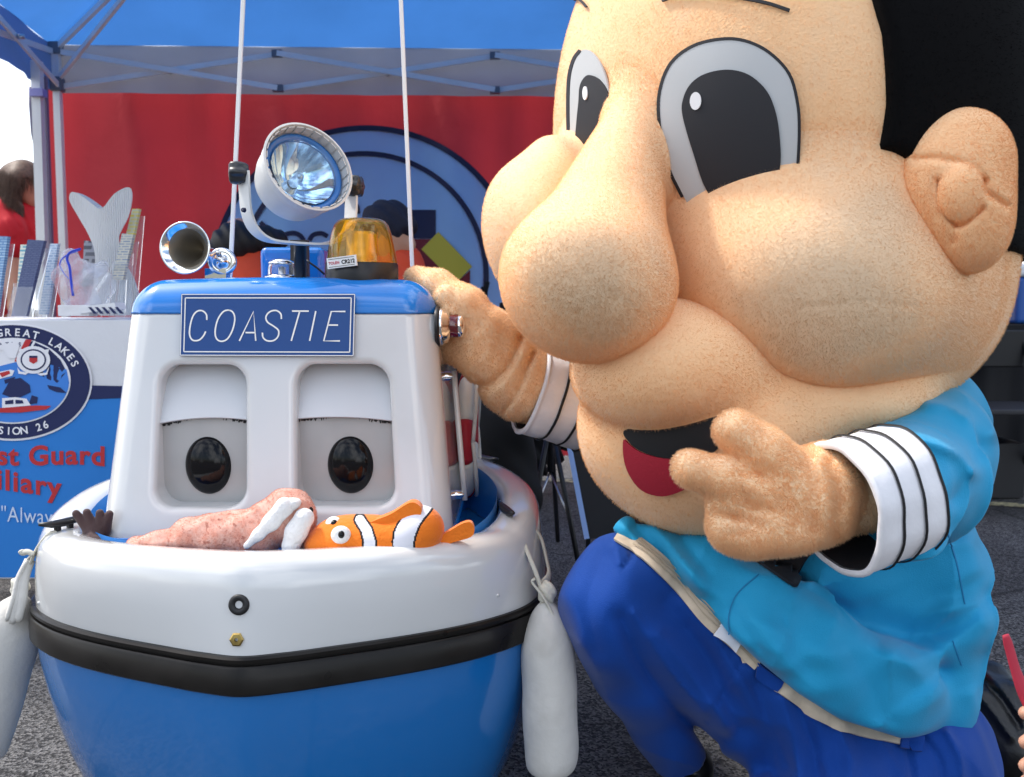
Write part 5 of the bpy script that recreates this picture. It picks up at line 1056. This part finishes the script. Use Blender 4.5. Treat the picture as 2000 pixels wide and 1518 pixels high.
# ================================================================== PEOPLE AND THINGS BEHIND
m_sk = mat('skin', (.52, .27, .18), .5, sss=.1, var=.05, vscale=20); m_brn = mat('brown_hair', (.10, .056, .036), .55, var=.35, vscale=60, bump=.002, bscale=90); m_tee = mat('red_tshirt', (.52, .012, .022), .8, var=.06, vscale=8); m_jean = mat('dark_trousers', (.03, .035, .05), .85)
def cl(f, lo, hi, h=.012): return nets(f, lo, hi, h)
R_ = 5.5; k = R_/FOC
red = thing('person', 'long haired person in a red t-shirt leaning over at the left edge of the photo', 'person', (P(20, 600, R_)[0], R_, 0))
hd = P(48, 362, R_); nk = P(28, 415, R_); ch = P(12, 450, R_); hipc = P(-40, 600, R_)
f_bd = un([ell(hd, (.085, .10, .118), rotm(0, .35, 0)), ell(P(62, 384, R_), (.035, .06, .06)), cap(hd, nk, .055, .06), cap(P(72, 378, R_), P(76, 382, R_), .016, .010), cap(P(22, 480, R_-.12), P(30, 600, R_-.16), .048, .036), cap(P(30, 600, R_-.16), P(60, 660, R_-.2), .038, .026), ell(P(66, 670, R_-.22), (.05, .03, .025)), cap(P(-10, 470, R_+.18), P(20, 640, R_+.2), .045, .03)], .02)
for s in (-1, 1): f_bd = un([f_bd, cap(hipc+np.array((s*.09, 0, 0)), np.array((hipc[0]+s*.1, R_, GZ+.1)), .08, .05)], .02)
link('body', cl(f_bd, (-3.5, 5.0, GZ+.02), (-2.4, 5.95, 1.85)), m_sk, red)
f_hr = un([ell(P(44, 352, R_), (.10, .115, .115), rotm(0, .3, 0)), chain([P(28, 350, R_), P(10, 395, R_), P(0, 430, R_+.02)], [.085, .085, .04], .03), chain([P(36, 350, R_-.08), P(26, 395, R_-.09), P(34, 430, R_-.10), P(44, 448, R_-.1)], [.06, .05, .03, .008], .02)], .03)
f_hr = lambda p, b=f_hr: np.maximum(b(p), -np.minimum(ell(P(76, 385, R_), (.075, .2, .085))(p), cap(P(51, 357, R_-.12), P(51, 357, R_+.0), .024)(p)))
hr_ = link('hair', cl(f_hr, (-3.3, 5.2, 1.1), (-2.4, 5.8, 1.75), .01), m_brn, red); fur(hr_, 6000, .03, .0016, (-.35, 0, -2.2), .2, soft=False)
f_te = un([chain([P(35, 420, R_), P(10, 450, R_), hipc], [.09, .17, .17], .08), chain([P(8, 420, R_-.08), P(20, 450, R_-.12), P(24, 480, R_-.13)], [.09, .085, .078], .04), cap(P(-30, 430, R_+.1), P(-10, 470, R_+.18), .09, .075), cap(P(55, 425, R_), P(66, 465, R_), .05, .09), ell(P(40, 470, R_), (.13, .12, .12))], .05)
f_te = folds(f_te, [([(30, 400), (50, 430), (62, 460)], 5, -.01), ([(12, 430), (26, 460)], 5, .008), ([(20, 410), (40, 445)], 4, -.008)], (5, 6))
link('t_shirt', cl(f_te, (-3.6, 5.1, .55), (-2.3, 5.95, 1.55)), m_tee, red)
f_pt = un([cap(hipc, np.array((hipc[0]-.1, R_, GZ+.08)), .13, .07), cap(hipc, np.array((hipc[0]+.1, R_, GZ+.08)), .13, .07)], .05)
link('trousers', cl(f_pt, (-3.6, 5.2, GZ+.03), (-2.3, 5.8, .95), .02), m_jean, red)
for s in (-1, 1): link('shoe', nets(lambda p: np.maximum(ell((hipc[0]+s*.1, R_-.05, GZ+.045), (.05, .13, .05))(p), .003+GZ-p[..., 2]), (hipc[0]+s*.1-.1, R_-.25, GZ-.02), (hipc[0]+s*.1+.1, R_+.15, GZ+.13), .012), m_black_pl, red)
# seated helpers in orange vests behind the boat
m_vest = mat('orange_vest', (.62, .06, .018), .7, var=.1, vscale=12); m_blk = mat('black_cloth', (.006, .006, .0075), .9); m_navyc = mat('navy_cap', (.012, .014, .03), .9, bump=.003, bscale=60)
HY = 3.35
h1 = thing('person', 'seated person in black trousers, orange vest and navy cap behind the boat', 'person', (P(790, 700, HY)[0], HY, 0))
hc_ = P(762, 462, HY); sh = P(760, 545, HY); hip = P(800, 720, HY+.05)
f_b1 = un([ell(hc_, (.078, .095, .112)), cap(hc_, sh, .05, .055), ell(P(795, 478, HY-.03), (.03, .03, .03)), cap(P(735, 560, HY-.1), P(720, 680, HY-.2), .045, .035), cap(P(720, 680, HY-.2), P(800, 690, HY-.35), .035, .028), ell(P(808, 690, HY-.36), (.045, .03, .025))], .015)
link('body', cl(f_b1, hc_-np.array((.3, .5, .6)), hc_+np.array((.3, .3, .2))), m_sk, h1)
f_cap = un([ell(P(757, 440, HY), (.092, .11, .085)), eP(785, 446, HY-.03, 26, 12, .06, -.2), ell(P(740, 470, HY+.04), (.06, .07, .07))], .03)
link('cap', cl(waves(f_cap, [(90, 60, 70, 0, .004)]), P(757, 440, HY)-.22, P(757, 440, HY)+.2, .008), m_navyc, h1)
f_v = un([chain([P(765, 535, HY), P(770, 600, HY), hip], [.10, .14, .13], .05), cap(P(795, 510, HY-.02), P(815, 540, HY-.02), .045, .04)], .04)
link('vest', cl(waves(f_v, [(50, 40, 60, 0, .005)]), sh-np.array((.35, .35, .45)), sh+np.array((.35, .35, .2))), m_vest, h1)
f_t1 = un([chain([hip, P(905, 730, HY-.25), P(985, 830, HY-.42)], [.12, .105, .082], .05), chain([P(985, 830, HY-.42), P(1012, 960, HY-.40), np.array((P(1016, 1060, HY-.36)[0], HY-.36, GZ+.09))], [.082, .066, .055], .04), chain([P(880, 690, HY-.1), P(935, 760, HY-.3)], [.085, .085], .05)], .04)
link('trousers', cl(waves(f_t1, [(40, 30, 50, 0, .004)]), (hip[0]-.25, HY-.65, GZ+.03), (hip[0]+.62, HY+.25, .75), .012), m_blk, h1)
sp_ = P(1016, 1075, HY-.40); link('shoe', nets(lambda p: np.maximum(ell((sp_[0], HY-.44, GZ+.04), (.05, .13, .05))(p), .003+GZ-p[..., 2]), (sp_[0]-.1, HY-.62, GZ-.02), (sp_[0]+.1, HY-.26, GZ+.12), .012), m_black_pl, h1)
# the stool
st = thing('folding_stool', 'black folding stool with thin crossed legs under the seated person', 'stool', (hip[0], HY+.02, 0))
sz = max(hip[2]-.14, .2); o = link('seat', boxm((hip[0], HY+.03, sz), (.36, .34, .03)), m_blk, st); bevel(o, .008)
for y in (-.14, .18):
    for s in (-1, 1): link('leg', barm((hip[0]+s*.16, HY+y, sz-.02), (hip[0]-s*.2, HY+y+.004*s, GZ+.01), .018, .018, (0, 1, 0)), m_black_pl, st)
H2 = 3.6
h2 = thing('person', 'dark haired person in an orange vest bending down left of the mast box', 'person', (P(480, 700, H2)[0], H2, 0))
f_b2 = un([ell(P(472, 480, H2), (.09, .10, .10)), cap(P(480, 490, H2), P(500, 560, H2+.05), .055, .06), cap(P(520, 600, H2), P(500, 720, H2-.2), .05, .035), cap(P(500, 800, H2+.1), np.array((P(500, 800, H2+.1)[0], H2+.1, GZ+.1)), .08, .06)], .02)
link('body', cl(f_b2, P(480, 500, H2)-np.array((.3, .45, 1.0)), P(480, 500, H2)+np.array((.35, .4, .2))), m_sk, h2)
f_h2 = un([eP(470, 474, H2-.02, 52, 42, .12), eP(440, 500, H2-.02, 38, 40, .09), eP(520, 472, H2, 40, 30, .09)], .03)
link('hair', cl(waves(f_h2, [(120, 40, 60, 0, .004)]), P(470, 480, H2)-.3, P(470, 480, H2)+.3, .01), mat('black_hair', (.008, .006, .006), .6), h2)
f_v2 = chain([P(492, 535, H2-.02), P(505, 600, H2), P(510, 720, H2+.06)], [.105, .15, .14], .05)
link('vest', cl(f_v2, P(500, 620, H2)-.4, P(500, 620, H2)+.4), m_vest, h2)
f_t2 = un([cap(P(510, 720, H2+.06), P(470, 820, H2-.2), .12, .08), cap(P(470, 820, H2-.2), np.array((P(470, 820, H2-.2)[0], H2-.1, GZ+.06)), .08, .06), cap(P(510, 720, H2+.06), np.array((P(540, 820, H2)[0], H2+.05, GZ+.06)), .11, .06)], .04)
link('trousers', cl(f_t2, P(510, 800, H2)-np.array((.4, .5, .66)), P(510, 800, H2)+np.array((.4, .4, .35)), .016), m_blk, h2)
# black folding chair frame right of the helper
fc = thing('camera_tripod', 'thin black tripod with silver braces right of the seated person', 'tripod', P(1040, 960, 3.3)*np.array((1, 1, 0)))
top_ = P(1075, 820, 3.3)
for e in (P(1142, 1020, 3.05), P(1018, 1000, 3.2), P(1090, 960, 3.75)): e = e.copy(); e[2] = GZ+.008; link('leg', tube([top_, (top_+e)/2, e], .009, 8), m_black_pl, fc)
link('column', tube([top_-np.array((0, 0, .18)), top_, top_+np.array((0, 0, .22))], .011, 10), m_black_pl, fc)
link('head', boxm(top_+np.array((0, 0, .24)), (.07, .06, .05)), m_black_pl, fc)
for e in (P(1142, 1020, 3.05), P(1018, 1000, 3.2)): e = e.copy(); e[2] = GZ+.008; link('brace', tube([top_-np.array((0, 0, .18)), top_+(e-top_)*.6], .0035, 6), m_steel, fc)
# black folded sign board
bd = thing('folded_board', 'black folded board with a pale blue edge leaning behind the costume head', 'board', P(1180, 1040, 2.9)*np.array((1, 1, 0)))
by = 2.95; c4 = [P(1150, 1052, by-.02), P(1262, 1052, by-.02), P(1225, 866, by+.06), P(1116, 874, by+.06)]; c4[0][2] = c4[1][2] = max(GZ+.012, c4[0][2])
V = [*c4]+[p+np.array((0, .05, 0)) for p in c4]; o = link('panel', mesh(V, [(0, 1, 2, 3), (7, 6, 5, 4), (0, 4, 5, 1), (1, 5, 6, 2), (2, 6, 7, 3), (3, 7, 4, 0)], False), mat('board_black', (.012, .012, .014), .55), bd)
e0, e1 = c4[0], c4[3]; link('edge_strip', barm(e0+np.array((-.006, -.004, 0)), e1+np.array((-.006, -.004, 0)), .016, .006, (0, 1, 0)), mat('pale_blue_edge', (.30, .45, .80), .5), bd)
for x_ in (c4[0], c4[1]): link('foot', barm((x_[0], by+.01, GZ), (x_[0], by+.012, x_[2]+.05), .014, .014, (0, 1, 0)), m_black_pl, bd)
# dark gear against the banner, seen above the glove
gr = thing('equipment_bag', 'heap of black straps and bags in front of the banner above the plush glove', 'bag', P(985, 640, 4.6)*np.array((1, 1, 0)))
gb = un([eP(990, 660, 4.6, 70, 50, .15), eP(1040, 700, 4.6, 90, 110, .2), eP(960, 625, 4.6, 30, 18, .06), eP(1000, 800, 4.7, 130, 140, .2)], .05)
link('bag_body', cl(waves(gb, [(40, 30, 50, 0, .02), (90, 20, 70, 1, .008)]), P(1000, 760, 4.65)-np.array((.5, .4, .5)), P(1000, 760, 4.65)+np.array((.5, .4, .55)), .016), m_blk, gr)
for pts in ([(948, 640), (944, 590), (952, 550)], [(955, 640), (950, 600), (944, 560)], [(970, 640), (960, 615), (985, 600), (1010, 612)], [(960, 650), (985, 628), (1020, 640)], [(940, 620), (970, 632), (1005, 622)]): link('strap', tube(catmull([P(a, b, 4.52) for a, b in pts], 5), .012, 6, .4), m_blk, gr)
# ---------------- right hand background
FT = 4.9
dt = thing('draped_table', 'long table under a black cloth on the far right', 'table', P(2000, 870, FT)*np.array((1, 1, 0)))
tz = P(1900, 640, FT)[2]; x0 = P(1790, 640, FT)[0]; bm = bmesh.new(); box_bm(bm, (x0+1.2, FT+.35, tz), (2.4, .7, .03)); o = link('tabletop', bm_mesh(bm), m_blk, dt); bevel(o, .01)
o = link('cloth', wavy_strip((x0-.01, FT-.01), (x0+2.4, FT-.01), GZ+.03, tz+.01, 90, .02, .4, .22), mat('black_drape', (.010, .010, .012), .8), dt)
o = link('cloth', wavy_strip((x0-.01, FT+.70), (x0-.01, FT-.01), GZ+.03, tz+.01, 30, .02, 1.4, .22), bpy.data.materials['black_drape'], dt)
ck = thing('cooler_box', 'white and blue cooler box standing on the black draped table', 'cooler', P(2010, 590, FT+.2))
k0 = P(2030, 560, FT+.25); kz = tz+.017
o = link('box_body', boxm((k0[0], FT+.27, kz+.12), (.36, .30, .24)), mat('cooler_blue', (.02, .10, .38), .4), ck); bevel(o, .02, 3)
o = link('lid', boxm((k0[0], FT+.27, kz+.275), (.38, .32, .065)), m_swhite, ck); bevel(o, .02, 3); link('handle', tube([(k0[0]-.2, FT+.27, kz+.2), (k0[0]-.215, FT+.2, kz+.31), (k0[0]-.2, FT+.12, kz+.2)], .009, 8), m_swhite, ck)
cr = thing('folding_chair', 'dark folding chair with a grey seat before the black draped table', 'chair', (P(1960, 800, 4.5)[0], 4.5, 0))
cx_ = P(1955, 800, 4.5)[0]
for sx_ in (-.2, .2):
    link('leg', barm((cx_+sx_, 4.35, GZ), (cx_+sx_, 4.72, GZ+.80), .022, .022), m_black_pl, cr); link('leg', barm((cx_+sx_*.9, 4.78, GZ), (cx_+sx_*.9, 4.38, GZ+.44), .022, .022), m_black_pl, cr)
o = link('seat', boxm((cx_, 4.52, GZ+.45), (.40, .38, .03)), mat('seat_grey', (.03, .03, .034), .6), cr); bevel(o, .01); o = link('backrest', boxm((cx_, 4.70, GZ+.72), (.40, .02, .18)), mat('chair_black', (.01, .01, .011), .5), cr); bevel(o, .008)
ct = thing('plastic_crate', 'dark grey plastic crate under the black draped table edge', 'crate', (P(1915, 850, 4.75)[0], 4.75, 0)); kx_ = P(1905, 850, 4.75)[0]; mcr = mat('crate_grey', (.02, .02, .023), .5)
for dx_ in (-.17, .17): link('side_panel', boxm((kx_+dx_, 4.75, GZ+.14), (.012, .28, .26)), mcr, ct)
for dy_ in (-.14, .14): link('end_panel', boxm((kx_, 4.75+dy_, GZ+.14), (.325, .012, .26)), mcr, ct)
link('base', boxm((kx_, 4.75, GZ+.01), (.325, .265, .012)), mcr, ct)
# a second blue canopy far right
t2 = thing('canopy_tent', 'second blue canopy at the top right corner behind the dark hair', 'tent', (3.0, 5.4, 0)); q0 = P(1960, 60, 5.2)
def t2x(px): return P(px, 60, 5.2)[0]
X0 = t2x(1940); X1 = X0+3; Y0_, Y1_ = 5.2, 8.2; e2 = P(1990, 105, 5.2)[2]; 
for a, b, n_ in (((X0, Y0_), (X1, Y0_), 40), ((X0, Y1_), (X0, Y0_), 40), ((X1, Y0_), (X1, Y1_), 40), ((X1, Y1_), (X0, Y1_), 40)): link('valance', wavy_strip(a, b, e2, e2+.24, n_, .008, a[0]), m_roof, t2)
pk = np.array(((X0+X1)/2, (Y0_+Y1_)/2, e2+1.0)); cs = [np.array((x, y, e2+.24)) for x, y in ((X0, Y0_), (X1, Y0_), (X1, Y1_), (X0, Y1_))]
for i in range(4): link('roof_panel', mesh([cs[i], cs[(i+1) % 4], pk], [(0, 1, 2)], False), m_roof, t2)
for c_ in cs: link('leg', barm((c_[0]+.05*np.sign(pk[0]-c_[0]), c_[1]+.05*np.sign(pk[1]-c_[1]), GZ), (c_[0]+.05*np.sign(pk[0]-c_[0]), c_[1]+.05*np.sign(pk[1]-c_[1]), e2+.22), .034, .034, (0, 1, 0)), m_white_metal, t2)
# hand with a red strap, right edge
HYr = 1.12; hm = M(HYr)
hand = thing('person', 'hand of a bystander reaching in at the right edge with a pinkish red strap', 'person', (P(2100, 1600, HYr)[0], HYr, 0))
def hpx(a, b, dy=0): return P(a, b, HYr+dy)
fh = un([eP(2085, 1450, HYr, 62, 78, .03, .2)]+[chain([hpx(2075, y0, .0), hpx(2040, y0-6, -.022), hpx(2003, y1, -.012)], [18*hm, 16*hm, 13.5*hm], .004) for y0, y1 in ((1400, 1393), (1436, 1450), (1474, 1496), (1510, 1530))]+[chain([hpx(2080, 1400, .02), hpx(2045, 1370, .03), hpx(2018, 1352, .03)], [22*hm, 18*hm, 14*hm], .004), chain([hpx(2120, 1470), hpx(2230, 1620, -.04), hpx(2400, 1900, -.15)], [45*hm, 52*hm, 62*hm], .02)], .006)
link('hand', nets(fh, *bx((1960, 2480), (1300, 1990), (.9, 1.22)), .004), m_sk, hand)
m_pk = mat('red_strap', (.55, .035, .07), .5, trans=.2)
stp = link('strap', tube(catmull([hpx(1964, 1240, .0), hpx(1972, 1268, 0), hpx(1984, 1310, -.002), hpx(2000, 1352, -.004), hpx(2024, 1400, -.004), hpx(2040, 1470, .0)], 5), np.interp(np.linspace(0, 1, 26), [0, .12, .4, 1], [.004, .0055, .006, .012]), 10, .35, (1, 0, .4)), m_pk); setp(stp, 'pinkish red plastic strap held at the right edge above the shoe', 'strap')
